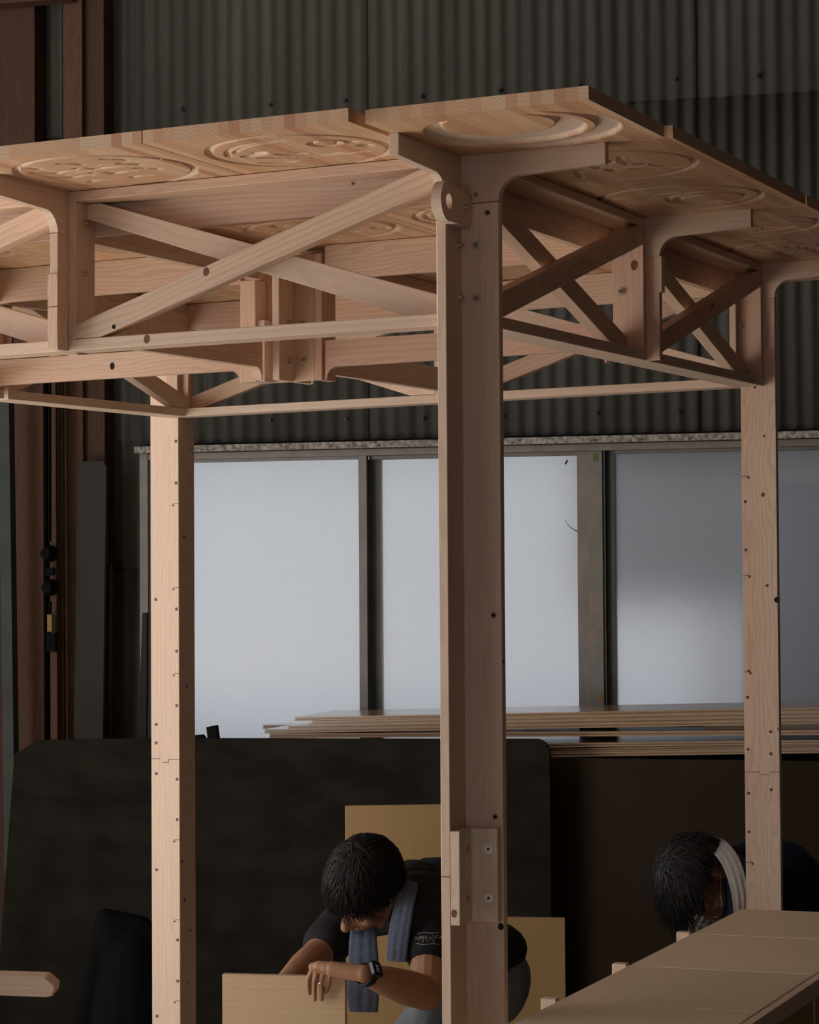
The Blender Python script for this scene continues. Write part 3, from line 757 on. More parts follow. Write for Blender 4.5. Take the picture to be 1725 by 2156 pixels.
# lug: disc with a hole and a tail, standing along B beside the board
def lug():
    cb0, cc0, R_ = pb - FL - 0.030, 0.607 + 0.069, 0.036
    bm = bmesh.new()
    NP = 40; hb, hc, hr = cb0 - 0.002, cc0 + 0.002, 0.0135
    xr, top, bot = pb - T2 - 0.001, cc0 + R_ * 0.88, cc0 - R_ * 0.92
    inner, outer = [], []
    for k in range(NP):
        an = 2 * math.pi * (k + 0.5) / NP; dx, dy = math.cos(an), math.sin(an)
        inner.append((hb + hr * dx, hc + hr * dy))
        if dx <= 0.05: t = R_
        else:
            t = (xr - hb) / dx
            if dy > 0: t = min(t, (top - hc) / dy)
            elif dy < 0: t = min(t, (bot - hc) / dy)
        outer.append((hb + t * dx, hc + t * dy))
    mw = frame(F(pa + T2, pb, cc0), EB, EA); inv = mw.inverted()
    rings = []
    for a in (pa + T2 + 0.0005, pa + T2 + 0.020):
        ro = [bm.verts.new(inv @ F(a, b, c)) for b, c in outer]; ri = [bm.verts.new(inv @ F(a, b, c)) for b, c in inner]
        for k in range(NP): bm.faces.new((ro[k], ro[(k + 1) % NP], ri[(k + 1) % NP], ri[k]))
        rings.append((ro, ri))
    for q in (0, 1):
        A_, B_ = rings[0][q], rings[1][q]
        for k in range(NP): bm.faces.new((A_[k], A_[(k + 1) % NP], B_[(k + 1) % NP], B_[k]))
    bmesh.ops.recalc_face_normals(bm, faces=bm.faces)
    o = bm_obj('lug', bm, M_CEDARP, p00, mw); o['label'] = 'rounded wooden lug with a round eye'
    bolt(p00, pa + T2 + 0.020, pb - 0.045, cc0, EA)
lug()
for c in (0.702, 0.612, 0.516):
    bolt(p00, pa + 0.038, pb - T2, c, -EB); bolt(p00, pa + T2, pb - 0.030, c, EA)
screw(p00, pa + 0.060, pb - T2, 0.668, -EB, 0.005); knot(p00, pa + 0.058, pb - T2, 0.668, -EB, 0.004)
stud('insert_nut', p00, M_BRASS, F(pa + 0.066, pb - T2, -0.054), -EB, 0.0052, 0.0016, False, 14); stud('hole', p00, M_HOLE, F(pa + 0.066, pb - T2 - 0.001, -0.054), -EB, 0.003, 0.0014, False, 10)
stud('insert_nut', p00, M_BRASS, F(pa + 0.066, pb - T2, -0.412), -EB, 0.0052, 0.0016, False, 14); stud('hole', p00, M_HOLE, F(pa + 0.066, pb - T2 - 0.001, -0.412), -EB, 0.003, 0.0014, False, 10)
knot(p00, pa + FL, pb - T2 * .5, -0.136, EA, 0.005); knot(p00, pa + FL - 0.006, pb - T2, -0.606, -EB, 0.0075, M_HOLE)
knot(p00, pa + T2 + 0.006, pb - FL, -0.575, -EB, 0.008)
# end plates' bolts
for (tr_, a, b, c, n) in [(tf0, AN[1] + T2 + TP, BN[0] - 0.012, 0.716, EA), (tf0, AN[1] + T2 + TP, BN[0] - 0.012, 0.618, EA), (tf0, AN[1] + T2 + TP, BN[0] - 0.012, 0.520, EA)]:
    bolt(tr_, a, b, c, n)
for tr_, j in ((tr0, 1), (tr1, 2)):
    for c in (0.700, 0.617, 0.518): bolt(tr_, AN[0] + 0.0, BN[j] - T2 - TP, c, -EB)
for c in (0.60, 0.515):
    bolt(cp, ca + 0.034, cb_ - T2, c, -EB); bolt(cp, ca + T2, cb_ - 0.036, c, EA)
bolt(tl1, AN[2] + 0.000, BN[2] - T2 - TP, 0.520, -EB); bolt(tk1, AN[2] + T2 + TP, BN[2] - 0.012, 0.520, EA)
# knots seen on the beams
knot(tf0, *(-0.512,), BN[0] - 0.009 - HW, 0.598, -EB, 0.0095); knot(tf0, -0.712, BN[0] - 0.009 - HW, 0.507, -EB, 0.006, M_HOLE)
knot(bA1, -1.264, cb_ - 0.060, 0.524, -EB, 0.0085, M_HOLE); knot(bA0, -0.728, cb_ - 0.011, 0.722, -EB, 0.0065, M_HOLE)
knot(tf0, -0.64, BN[0] - 0.009 - HW, 0.479, -EB, 0.008); knot(tf0, -0.24, BN[0] - 0.009 + HW + 0.0, 0.75, -EB, 0.003)
knot(tr1, AN[0] + 0.016 + HW, 1.42, 0.63, EA, 0.008); knot(tr0, AN[0] + 0.016 - HW, 0.3, 0.72, EA, 0.006)
knot(e10, AN[1] + T2, BN[0] - 0.035, 0.607, EA, 0.007); knot(tr0, AN[0] + 0.03, BN[1] - T2 - TP, 0.672, -EB, 0.011)
# screws and joint lines of the far posts
M_LINE = simple('joint_line', (0.16, 0.08, 0.045), 0.9)
def line(parent, a0, a1, b, c, h=0.0014): return sA('joint', parent, M_LINE, a0, a1, b - 0.0006, b + 0.0006, c, c + h, bevel=0)
qa, qb = AN[2], BN[2] - T2
for v, s in [(927, 1), (1016, 1), (1283, 1), (1372, 1), (1487, 1), (1642, 1), (1727, 1), (1980, 1), (2066, 1), (1262, 0), (1527, 0), (1566, 0), (1631, 0), (1834, 0), (2142, 0)]:
    c = (1233 - v) / FPX * 6.63
    screw(p22, qa + (0.001 if s else -0.065), qb, c, -EB, 0.0045)
for v in (1060, 1238, 1420, 1770, 1938, 2108):
    c = (1233 - v) / FPX * 6.63
    line(p22, qa - 0.008, qa + T2, qb, c); screw(p22, qa - 0.0085, qb, c - 0.004, -EB, 0.0028)
c = (1233 - 1600) / FPX * 6.63
line(p22, qa - FL, qa - 0.052, qb, c); line(p22, qa - 0.044, qa - 0.026, qb, c - 0.010); line(p22, qa - 0.026, qa + T2, qb, c - 0.001)
sA('joint', p22, M_LINE, qa - 0.027, qa - 0.0255, qb - 0.0006, qb + 0.0006, c - 0.010, c, bevel=0)
for v, u in [(945, .8), (1010, .8), (1130, .35), (1335, .4), (1447, .5), (1620, .7), (1813, .15), (1895, .3), (1962, .7), (1740, .25), (1180, .3), (1400, .25), (2070, .5), (2010, .2)]:
    c = (1233 - v) / FPX * 6.66
    knot(p22, qa + T2, BN[2] + (u - .1) * FL, c, EA, 0.0055 if v in (1130, 1813, 1895, 1962, 1447) else 0.0032)
ra, rb = AN[0], BN[2] - T2
for v, u in [(1082, .0), (1184, .0), (1494, .0), (1603, .0), (1695, .0), (1776, .0), (1566, .72), (1612, .72), (1687, .72), (1260, .66), (1439, .05)]:
    c = (1233 - v) / FPX * 6.0
    screw(p02, ra + u * FL, rb, c, -EB, 0.0038)
for v in (1029, 1238, 1441, 1840):
    c = (1233 - v) / FPX * 6.0
    line(p02, ra - T2, ra + 0.008, rb, c); screw(p02, ra + 0.0085, rb, c - 0.003, -EB, 0.003)
c = (1233 - 1651) / FPX * 6.0
line(p02, ra - T2, ra + 0.03, rb, c); line(p02, ra + 0.03, ra + 0.055, rb, c - 0.007); line(p02, ra + 0.055, ra + FL, rb, c)
for v, u, r in [(838, .35, .0075), (1069, .56, .006), (1290, .97, .009), (1560, .98, .0045), (945, .62, .004)]:
    c = (1233 - v) / FPX * 6.0
    knot(p02, ra + u * FL, rb, c, -EB, r, M_HOLE if v in (838, 1290) else None)
line(p00, pa - T2, pa + T2, pb - FL, -0.512); line(p00, pa + T2, pa + FL, pb - T2, 0.686)
line(e10, AN[1] - T2, AN[1] + T2 + .003, BN[0] - FL - .006, 0.548); line(e10, AN[1] - T2, AN[1] + T2 + .003, BN[0] - FL, 0.690)

# ---------------------------------------------------------------- roof panels with carved medallions
def seg_dist(P, pts):
    d = np.full(len(P), 9.0)
    pts = np.asarray(pts, float)
    for a, b in zip(pts[:-1], pts[1:]):
        ab = b - a; L = max(ab @ ab, 1e-12)
        t = np.clip(((P - a) @ ab) / L, 0, 1)
        q = P - (a + t[:, None] * ab)
        d = np.minimum(d, np.sqrt((q * q).sum(1)))
    return d
def circ(x, y, r, a0=0, a1=360, n=40): return arcpts(x, y, r, a0, a1, n)
def leaf(x, y, L, ang, bend=0.2, n=6):
    c, s = math.cos(math.radians(ang)), math.sin(math.radians(ang))
    return [(x + c * L * t - s * bend * L * math.sin(math.pi * t), y + s * L * t + c * bend * L * math.sin(math.pi * t)) for t in np.linspace(0, 1, n)]
RNG = random.Random(3)
def design(k):
    """strokes (polyline, width) and regions in a unit disc; x along A, y along B"""
    S, Rg = [], []
    ring = (circ(0, 0, 1.0, n=64), 0.075)
    if k == 0:      # crescent
        Rg = [('crescent', 0.0, 0.0, 0.98, 0.10, -0.16, 0.60), ('arc', 0.10, 0.30, 1.02, 0.90)]
    elif k == 1:    # sprays of leaves
        S.append(ring)
        for q in (-0.35, 0.0, 0.35):
            S.append((leaf(0.95, q * 0.9, 1.5, 180 + q * 20, 0.10, 10), 0.03))
            for t in range(5):
                x = 0.55 - t * 0.28; y = q + (0.16 if t % 2 else -0.16)
                S.append((leaf(x, y, 0.24, 200 + 25 * (-1) ** t, 0.12), 0.085))
    elif k == 2:    # hare under the moon, drawn with long sweeps
        S.append(ring)
        S.append((circ(-0.05, 0.10, 0.80, 195, 300, 20), 0.06)); S.append((circ(0.05, 0.22, 0.86, 215, 330, 20), 0.05))
        S.append((leaf(-0.55, 0.15, 0.9, 12, 0.12, 10), 0.10)); S.append((leaf(-0.2, 0.35, 0.85, 2, 0.06, 8), 0.07))
        S.append((leaf(-0.65, 0.0, 0.28, 330, 0.2), 0.15)); S.append((leaf(-0.3, 0.05, 0.3, 20, 0.2), 0.09))
        S.append((circ(0.45, -0.28, 0.16, 0, 250, 14), 0.07)); S.append((circ(0.78, 0.05, 0.05), 0.09)); S.append((circ(0.72, -0.22, 0.03), 0.07))
        S.append((leaf(-0.7, 0.45, 0.4, 15, 0.15), 0.07))
    elif k == 3:    # brush strokes
        S.append(ring)
        for x, y, L, an, w in [(-.5, -.3, .7, 10, .08), (-.1, -.6, 1.0, 85, .09), (-.55, .1, .9, 5, .08), (.15, -.35, .55, 60, .08), (.35, -.5, .5, 100, .07), (-.3, .1, .6, 110, .09), (.2, .3, .6, 20, .08), (.45, .0, .35, 70, .07)]:
            S.append((leaf(x, y, L, an, 0.08), w))
    elif k == 4:    # fruit with a leaf
        S.append(ring)
        S.append((circ(0.3, 0.15, 0.48, n=36), 0.06)); S.append((circ(0.22, 0.2, 0.30, 60, 330, 20), 0.10))
        S.append((leaf(-0.35, -0.2, 0.5, 200, 0.18), 0.10)); S.append((leaf(-0.2, -0.45, 0.7, 10, -0.1), 0.08)); S.append((leaf(-0.7, 0.2, 0.35, 40, 0.2), 0.05))
    elif k == 5:    # wave strokes
        S.append(ring)
        for q in range(4): S.append((leaf(-0.75 + 0.32 * q, -0.45 + 0.1 * q, 0.95, 55 - 6 * q, 0.25 * (-1) ** q, 12), 0.085))
        S.append((leaf(-0.6, 0.5, 1.1, 0, 0.15, 10), 0.07))
    elif k == 6:    # ripples
        for q, r in enumerate((1.0, 0.78, 0.56, 0.36, 0.18)): S.append((circ(-0.10 * q * 0.6, -0.06 * q, r, n=48), 0.055))
        Rg = []
    elif k == 7:    # slashes
        S.append(ring)
        for q in range(5): S.append((leaf(-0.8 + 0.15 * q, -0.45 + 0.22 * q, 1.1 - 0.1 * q, 4, 0.06, 8), 0.06))
        S.append((leaf(-0.8, -0.1, 0.3, 70, 0.2), 0.14))
    else:           # blossoms
        S.append(ring)
        for q in range(9):
            an = q * 2.4; r = 0.22 + 0.07 * q
            S.append((circ(r * math.cos(an), r * math.sin(an), 0.09, 0, 300, 10), 0.06))
        for q in range(4): S.append((leaf(-0.7 + 0.3 * q, 0.55 - 0.3 * q, 0.35, 20 + 30 * q, 0.2), 0.06))
    return S, Rg
def carve(P, R_, k):
    """carved depth (m) for points P (m)"""
    S, Rg = design(k)
    Q = P / R_
    dep = np.zeros(len(P))
    near = (Q ** 2).sum(1) < 1.4
    Qn = Q[near]; dn = np.zeros(len(Qn))
    for pts, w in S:
        d = seg_dist(Qn, pts) / (w / 2)
        dn = np.maximum(dn, 0.0080 * min(1.0, w / 0.07) * np.sqrt(np.clip(1 - d * d, 0, 1)))
    for r in Rg:
        if r[0] == 'crescent':
            s1 = 0.84 - np.hypot(Qn[:, 0] + 0.10, Qn[:, 1] + 0.12)
            s2 = np.hypot(Qn[:, 0] + 0.06, (Qn[:, 1] + 0.40) * 0.95) - 0.58
            s3 = 0.16 + Qn[:, 1] * 0 + np.abs(Qn[:, 0] + 0.1) * 0.9 - 0.02
            s = np.minimum(np.minimum(s1, s2), s3 + 0.1)
        else:
            s1 = 1.04 - np.hypot(Qn[:, 0] - 0.02, Qn[:, 1] - 0.02)
            s2 = np.hypot(Qn[:, 0] + 0.12, Qn[:, 1] + 0.16) - 0.97
            s = np.minimum(s1, s2)
        dn = np.maximum(dn, 0.0080 * np.clip(s / 0.016, 0, 1))
    dep[near] = dn
    return dep
AE = [0.384, -0.030, -0.431, -0.838, -1.240, -1.655, -2.05]
BE = [-0.408, 0.020, 0.478, 0.945, 1.41, 1.882, 2.30]
PT = 0.0225
NAMES = {0: 'a crescent moon', 1: 'leafy sprays in a ring', 2: 'a hare and moon in a ring', 3: 'brush strokes in a ring', 4: 'a round fruit in a ring', 5: 'wave strokes in a ring', 6: 'ripple rings', 7: 'slanting strokes in a ring', 8: 'blossoms in a ring'}
DES = {(0, 0): 0, (1, 0): 2, (2, 0): 1, (3, 0): 8, (0, 1): 3, (0, 2): 4, (0, 3): 5, (0, 4): 8, (1, 1): 7, (2, 1): 6, (1, 2): 6, (3, 1): 7, (2, 2): 8, (1, 3): 4, (4, 1): 8}
def roof_panel(i, j):
    a1, a0 = AE[i], AE[i + 1]; b0, b1 = BE[j], BE[j + 1]
    g = 0.0012
    a0 += 0.0085 if (i + 1) % 2 == 1 else g; a1 -= 0.0085 if (i % 2 == 1) else (0 if i == 0 else g)
    b0 += 0.006 if (j % 2 == 1) else (0 if j == 0 else g); b1 -= 0.006 if ((j + 1) % 2 == 1) else g
    if (i, j) == (0, 0): b0 += 0.030; a1 -= 0.012
    k = DES.get((i, j), (i * 5 + j * 3) % 8 + 1)
    A_, B_ = a1 - a0, b1 - b0
    step = 0.0024 if (j == 0 or i == 0) and i < 4 and j < 5 else 0.0045
    nx, ny = int(A_ / step), int(B_ / step)
    xs = np.linspace(-A_ / 2, A_ / 2, nx + 1); ys = np.linspace(-B_ / 2, B_ / 2, ny + 1)
    X, Y = np.meshgrid(xs, ys, indexing='ij')
    P = np.stack([X.ravel(), Y.ravel()], 1)
    R_ = min(A_, B_) * 0.41 if (i, j) != (0, 0) else 0.165
    dep = carve(P, R_, k)
    edge = np.zeros(len(P))
    # local frame: x = along B (grain), y = -A, z = up
    V = np.stack([P[:, 1], -P[:, 0], dep], 1)
    idx = np.arange((nx + 1) * (ny + 1)).reshape(nx + 1, ny + 1)
    q = np.stack([idx[:-1, :-1].ravel(), idx[1:, :-1].ravel(), idx[1:, 1:].ravel(), idx[:-1, 1:].ravel()], 1)
    n0 = len(V)
    hx, hy = B_ / 2, A_ / 2
    Vb = np.array([(-hx, -hy, 0), (hx, -hy, 0), (hx, hy, 0), (-hx, hy, 0), (-hx, -hy, PT), (hx, -hy, PT), (hx, hy, PT), (-hx, hy, PT)], float)
    fb = np.array([(4, 5, 6, 7), (0, 1, 5, 4), (1, 2, 6, 5), (2, 3, 7, 6), (3, 0, 4, 7)]) + n0
    V = np.concatenate([V, Vb]); Fq = np.concatenate([q, fb])
    me = bpy.data.meshes.new('roof_panel')
    me.vertices.add(len(V)); me.vertices.foreach_set('co', V.ravel())
    me.loops.add(len(Fq) * 4); me.loops.foreach_set('vertex_index', Fq.ravel())
    me.polygons.add(len(Fq)); me.polygons.foreach_set('loop_start', np.arange(len(Fq)) * 4)
    sm = np.ones(len(Fq), bool); sm[len(q):] = False
    me.polygons.foreach_set('use_smooth', sm)
    me.update(calc_edges=True); me.validate()
    at = me.attributes.new('cut', 'FLOAT', 'POINT'); cv_ = np.zeros(len(V)); cv_[:n0] = np.clip(dep / 0.005, 0, 1); at.data.foreach_set('value', cv_)
    me.materials.append(M_LAM)
    o = bpy.data.objects.new('roof_panel', me)
    mw = frame(F((a0 + a1) / 2, (b0 + b1) / 2, CT), EB, -EA)
    link(o, canopy, mw)
    o['label'] = 'laminated roof panel carved with ' + NAMES[k]
for i in range(6):
    for j in range(6): roof_panel(i, j)

# ================================================================= counter at the right
ct = empty('display_counter', F(0.30, 0.4, -1.66)); tag(ct, 'long pale veneer counter with cross dividers at lower right', 'counter')
TC = -0.760
seams = [-1.08, -0.67, -0.255, 0.150, 0.546, 0.965, 1.336]
for b0, b1 in zip(seams[:-1], seams[1:]):
    pts = [F(0.112, b0 + 0.003, TC), F(0.484, b0 + 0.003, TC), F(0.484, b1 - 0.003, TC), F(0.112, b1 - 0.003, TC)]
    prism('top_panel', ct, M_VENEERL, pts, UP * -0.015, EB, EA, 0.0008)
    zf = -F(0.49, b0, 0).z
    sA('side_panel', ct, M_VENEER, 0.468, 0.483, b0 + 0.004, b1 - 0.004, zf + 0.02, TC - 0.017)
for b in seams:
    zf = -F(0.3, b, 0).z
    tabL = 0.082 if b < 1.3 else 0.112
    pts = [F(tabL, b - 0.003 + (0.0 if b < 1.3 else -0.004), TC + 0.001), F(0.485, b - 0.003 + (0.0 if b < 1.3 else -0.004), TC + 0.001), F(0.485, b - 0.003, zf), F(0.125, b - 0.003, zf), F(0.125, b - 0.003, TC - 0.05), F(tabL, b - 0.003, TC - 0.05)]
    prism('divider', ct, M_CEDARP, pts, EB * 0.0055, UP, EA, 0.0006)
    if b < 1.3:
        sA('divider_tab', ct, M_CEDARP, 0.080, 0.109, b - 0.010, b + 0.011, TC - 0.05, TC + 0.004)
sA('edge_rail', ct, M_CEDARP, 0.489, 0.507, seams[0], 1.336, TC - 0.03, TC + 0.001)

# ================================================================= loose panels
def panel_px(name, u0, u1, v0, y, thick, mat, label, X, dv=0, zb=0.0, y1=None):
    y1 = y if y1 is None else y1
    p0, p1 = px(u0, v0, y), px(u1, v0 + dv, y1)
    n = (p1 - p0).cross(UP).normalized()
    q0, q1 = Vector((p0.x, p0.y, zb)), Vector((p1.x, p1.y, zb))
    o = prism(name, None, mat, [q0, q1, p1, p0], n * -thick, X if X else (p1 - p0), n, 0.0008)
    return tag(o, label, 'panel')
panel_px('veneer_panel', 727, 1010, 1697, 7.3, 0.018, M_VENEER, 'tall yellow veneer panel standing behind the bent young worker', UP, -4)
panel_px('veneer_panel', 960, 1190, 1930, 7.15, 0.018, M_VENEER, 'lower yellow veneer panel standing right of the near post', None, 3)
panel_px('held_panel', 468, 727, 2051, 5.72, 0.020, M_HELD, 'pale wooden panel held upright by the young worker', None, 6, y1=5.66)

# pale batten reaching in from the left, lying on a trestle out of view
bt = empty('trestle', (-1.30, 4.9, 0)); tag(bt, 'small trestle at the left edge carrying the pale batten', 'trestle')
pb0 = px(-260, 2062, 5.0); pb1 = px(117, 2072, 5.0)
e1 = (pb1 - pb0).normalized()
nrm = e1.cross(UP).normalized(); upv = nrm.cross(e1) * -1
if upv.z < 0: upv = -upv
H = 0.036
L_ = (pb1 - pb0).length
bo = [(0, 0.014), (L_ - 0.022, 0.014), (L_, -0.004), (L_ - 0.004, -H + 0.012), (L_ - 0.018, -H + 0.008), (0, -H + 0.012)]
bt_o = prism('timber_batten', None, M_CEDARP, [pb0 + e1 * x + upv * z for x, z in bo], nrm * -0.07, e1, UP, 0.003)
tag(bt_o, 'pale planed batten with a rounded end at lower left', 'batten')
zt = pb0.z - H + 0.006
tx = pb0.x + 0.10
prism('trestle_top', bt, M_OLD, [Vector((tx - 0.05, 4.80, zt - 0.06)), Vector((tx + 0.03, 4.80, zt - 0.06)), Vector((tx + 0.03, 4.80, zt)), Vector((tx - 0.05, 4.80, zt))], Vector((0, 0.42, 0)), (0, 1, 0), None, 0.002)
for yy in (4.84, 5.14):
    for sx in (-1, 1):
        q = Vector((tx - 0.01, yy, zt - 0.06))
        prism('leg', bt, M_OLD, [q + Vector((-0.02 + sx * .01, 0, 0)), q + Vector((0.02 + sx * .01, 0, 0)), Vector((tx + sx * 0.14 + 0.02, yy, 0)), Vector((tx + sx * 0.14 - 0.02, yy, 0))], Vector((0, 0.04, 0)), UP, None, 0.001)

# ================================================================= people
def cap(bm, p0, p1, r0, r1, seg=14, flat=None):
    """tapered capsule; flat = (axis vector, factor) squashes the section along an axis"""
    p0, p1 = Vector(p0), Vector(p1)
    ax = p1 - p0; L = ax.length
    if L < 1e-6: ax = Vector((0, 0, 1)); L = 1e-6
    ax.normalize()
    q = ax.orthogonal().normalized(); w = ax.cross(q)
    rows = []
    for k in range(5): t = math.pi / 2 * (k / 5); rows.append((p0 - ax * r0 * math.cos(t), r0 * math.sin(t)))
    for k in range(4): t = k / 3; rows.append((p0.lerp(p1, t), r0 + (r1 - r0) * t))
    for k in range(1, 6): t = math.pi / 2 * (k / 5); rows.append((p1 + ax * r1 * math.sin(t), r1 * math.cos(t)))
    rings = []
    for c, r in rows:
        r = max(r, 1e-4); ring = []
        for s in range(seg):
            an = 2 * math.pi * s / seg
            d = q * math.cos(an) * r + w * math.sin(an) * r
            if flat:
                n = Vector(flat[0]).normalized(); d = d - n * d.dot(n) * (1 - flat[1])
            ring.append(bm.verts.new(c + d))
        rings.append(ring)
    for a, b in zip(rings[:-1], rings[1:]):
        for s in range(seg): bm.faces.new((a[s], a[(s + 1) % seg], b[(s + 1) % seg], b[s]))
    bm.faces.new(rings[0][::-1]); bm.faces.new(rings[-1])
def ell(bm, c, ax):
    """ellipsoid with semi-axis vectors ax"""
    m = Matrix((ax[0], ax[1], ax[2])).transposed().to_4x4(); m.translation = Vector(c)
    bmesh.ops.create_uvsphere(bm, u_segments=20, v_segments=12, radius=1.0, matrix=m)
def remeshed(name, bm, mat, parent, voxel, smooth=2, disp=0.0, nscale=8.0):
    bmesh.ops.recalc_face_normals(bm, faces=bm.faces)
    me = bpy.data.meshes.new('tmp'); bm.to_mesh(me); bm.free()
    t = bpy.data.objects.new('tmp', me); COL.objects.link(t)
    r = t.modifiers.new('r', 'REMESH'); r.mode = 'VOXEL'; r.voxel_size = voxel; r.use_smooth_shade = True
    if smooth:
        s = t.modifiers.new('s', 'SMOOTH'); s.factor = 0.5; s.iterations = smooth
    dg = bpy.context.evaluated_depsgraph_get()
    m2 = bpy.data.meshes.new_from_object(t.evaluated_get(dg))
    bpy.data.objects.remove(t); bpy.data.meshes.remove(me)
    if disp:
        n = len(m2.vertices)
        co = np.empty(n * 3); m2.vertices.foreach_get('co', co); co = co.reshape(-1, 3)
        nn = np.empty(n * 3); m2.vertices.foreach_get('normal', nn); nn = nn.reshape(-1, 3)
        # soft folds: sums of slanted waves
        f_ = np.zeros(n)
        rr = np.random.RandomState(5)
        for _ in range(7):
            d = rr.normal(size=3); d /= np.linalg.norm(d)
            f_ += np.sin((co @ d) * nscale * rr.uniform(2, 7) + rr.uniform(0, 6) + 1.5 * np.sin((co @ rr.normal(size=3)) * nscale))
        co += nn * (f_ / 7 * disp)[:, None]
        m2.vertices.foreach_set('co', co.ravel())
    m2.materials.clear(); m2.materials.append(mat)
    m2.polygons.foreach_set('use_smooth', [True] * len(m2.polygons)); m2.update()
    m2.name = name
    o = bpy.data.objects.new(name, m2)
    return link(o, parent, None)
def ribbon(name, parent, mat, path, widths, side, nrm, thick=0.007, wav=0.004):
    """strip of cloth with folds; path of world points, side vectors along the width"""
    path = [Vector(p) for p in path]; n = 28; m = 10
    def at(t):
        x = t * (len(path) - 1); k = min(int(x), len(path) - 2); q = x - k
        p0 = path[max(k - 1, 0)]; p1 = path[k]; p2 = path[k + 1]; p3 = path[min(k + 2, len(path) - 1)]
        return 0.5 * ((2 * p1) + (p2 - p0) * q + (2 * p0 - 5 * p1 + 4 * p2 - p3) * q * q + (3 * p1 - p0 - 3 * p2 + p3) * q ** 3)
    vs, fs = [], []
    for k in range(n + 1):
        t = k / n; c = at(t)
        wi = np.interp(t * (len(path) - 1), range(len(path)), widths)
        for s in range(m + 1):
            x = s / m - 0.5
            o = math.sin(s * 1.9 + 2.0 * t) * wav
            for sg in (-1, 1):
                vs.append(c + Vector(side) * (x * wi) + Vector(nrm) * (o + sg * thick / 2 * (1 - (2 * x) ** 4 * 0.6)))
    def I(k, s, g): return (k * (m + 1) + s) * 2 + g
    for k in range(n):
        for s in range(m):
            fs.append((I(k, s, 1), I(k, s + 1, 1), I(k + 1, s + 1, 1), I(k + 1, s, 1)))
            fs.append((I(k, s, 0), I(k + 1, s, 0), I(k + 1, s + 1, 0), I(k, s + 1, 0)))
        for s in (0, m): fs.append((I(k, s, 0), I(k, s, 1), I(k + 1, s, 1), I(k + 1, s, 0)) if s == 0 else (I(k, s, 0), I(k + 1, s, 0), I(k + 1, s, 1), I(k, s, 1)))
    for k in (0, n):
        for s in range(m): fs.append((I(k, s, 0), I(k, s + 1, 0), I(k, s + 1, 1), I(k, s, 1)))
    return mesh_obj(name, vs, fs, mat, parent, None, smooth=True)
def head_shapes(bm, C, f, u, l):
    ell(bm, C + u * .018 - f * .012, (f * .095, l * .074, u * .092))
    ell(bm, C + f * .026 - u * .045, (f * .066, l * .058, u * .075))
    cap(bm, C + f * .050 - u * .092 - l * .012, C + f * .050 - u * .092 + l * .012, .026, .026)
    cap(bm, C + f * .084 - u * .002, C + f * .104 - u * .036, .008, .0125)
    cap(bm, C + f * .096 - u * .040 - l * .010, C + f * .096 - u * .040 + l * .010, .009, .009)
    cap(bm, C + f * .074 + u * .016 - l * .036, C + f * .074 + u * .016 + l * .036, .015, .015)
    for s in (-1, 1):
        cap(bm, C + f * .060 - u * .030 + l * (.042 * s), C + f * .045 - u * .055 + l * (.045 * s), .020, .016)
        ell(bm, C - f * .008 - u * .016 + l * (.078 * s), (f * .017 + l * (.004 * s), l * .007, u * .031))
        ell(bm, C + f * .076 - u * .012 + l * (.031 * s), (f * .010, l * .014, u * .007))
        cap(bm, C - f * .010 - u * .045 + l * (.055 * s), C + f * .035 - u * .090 + l * (.035 * s), .018, .018)
    cap(bm, C + f * .082 - u * .066 - l * .017, C + f * .082 - u * .066 + l * .017, .008, .008)
    cap(bm, C + f * .080 - u * .077 - l * .014, C + f * .080 - u * .077 + l * .014, .008, .008)
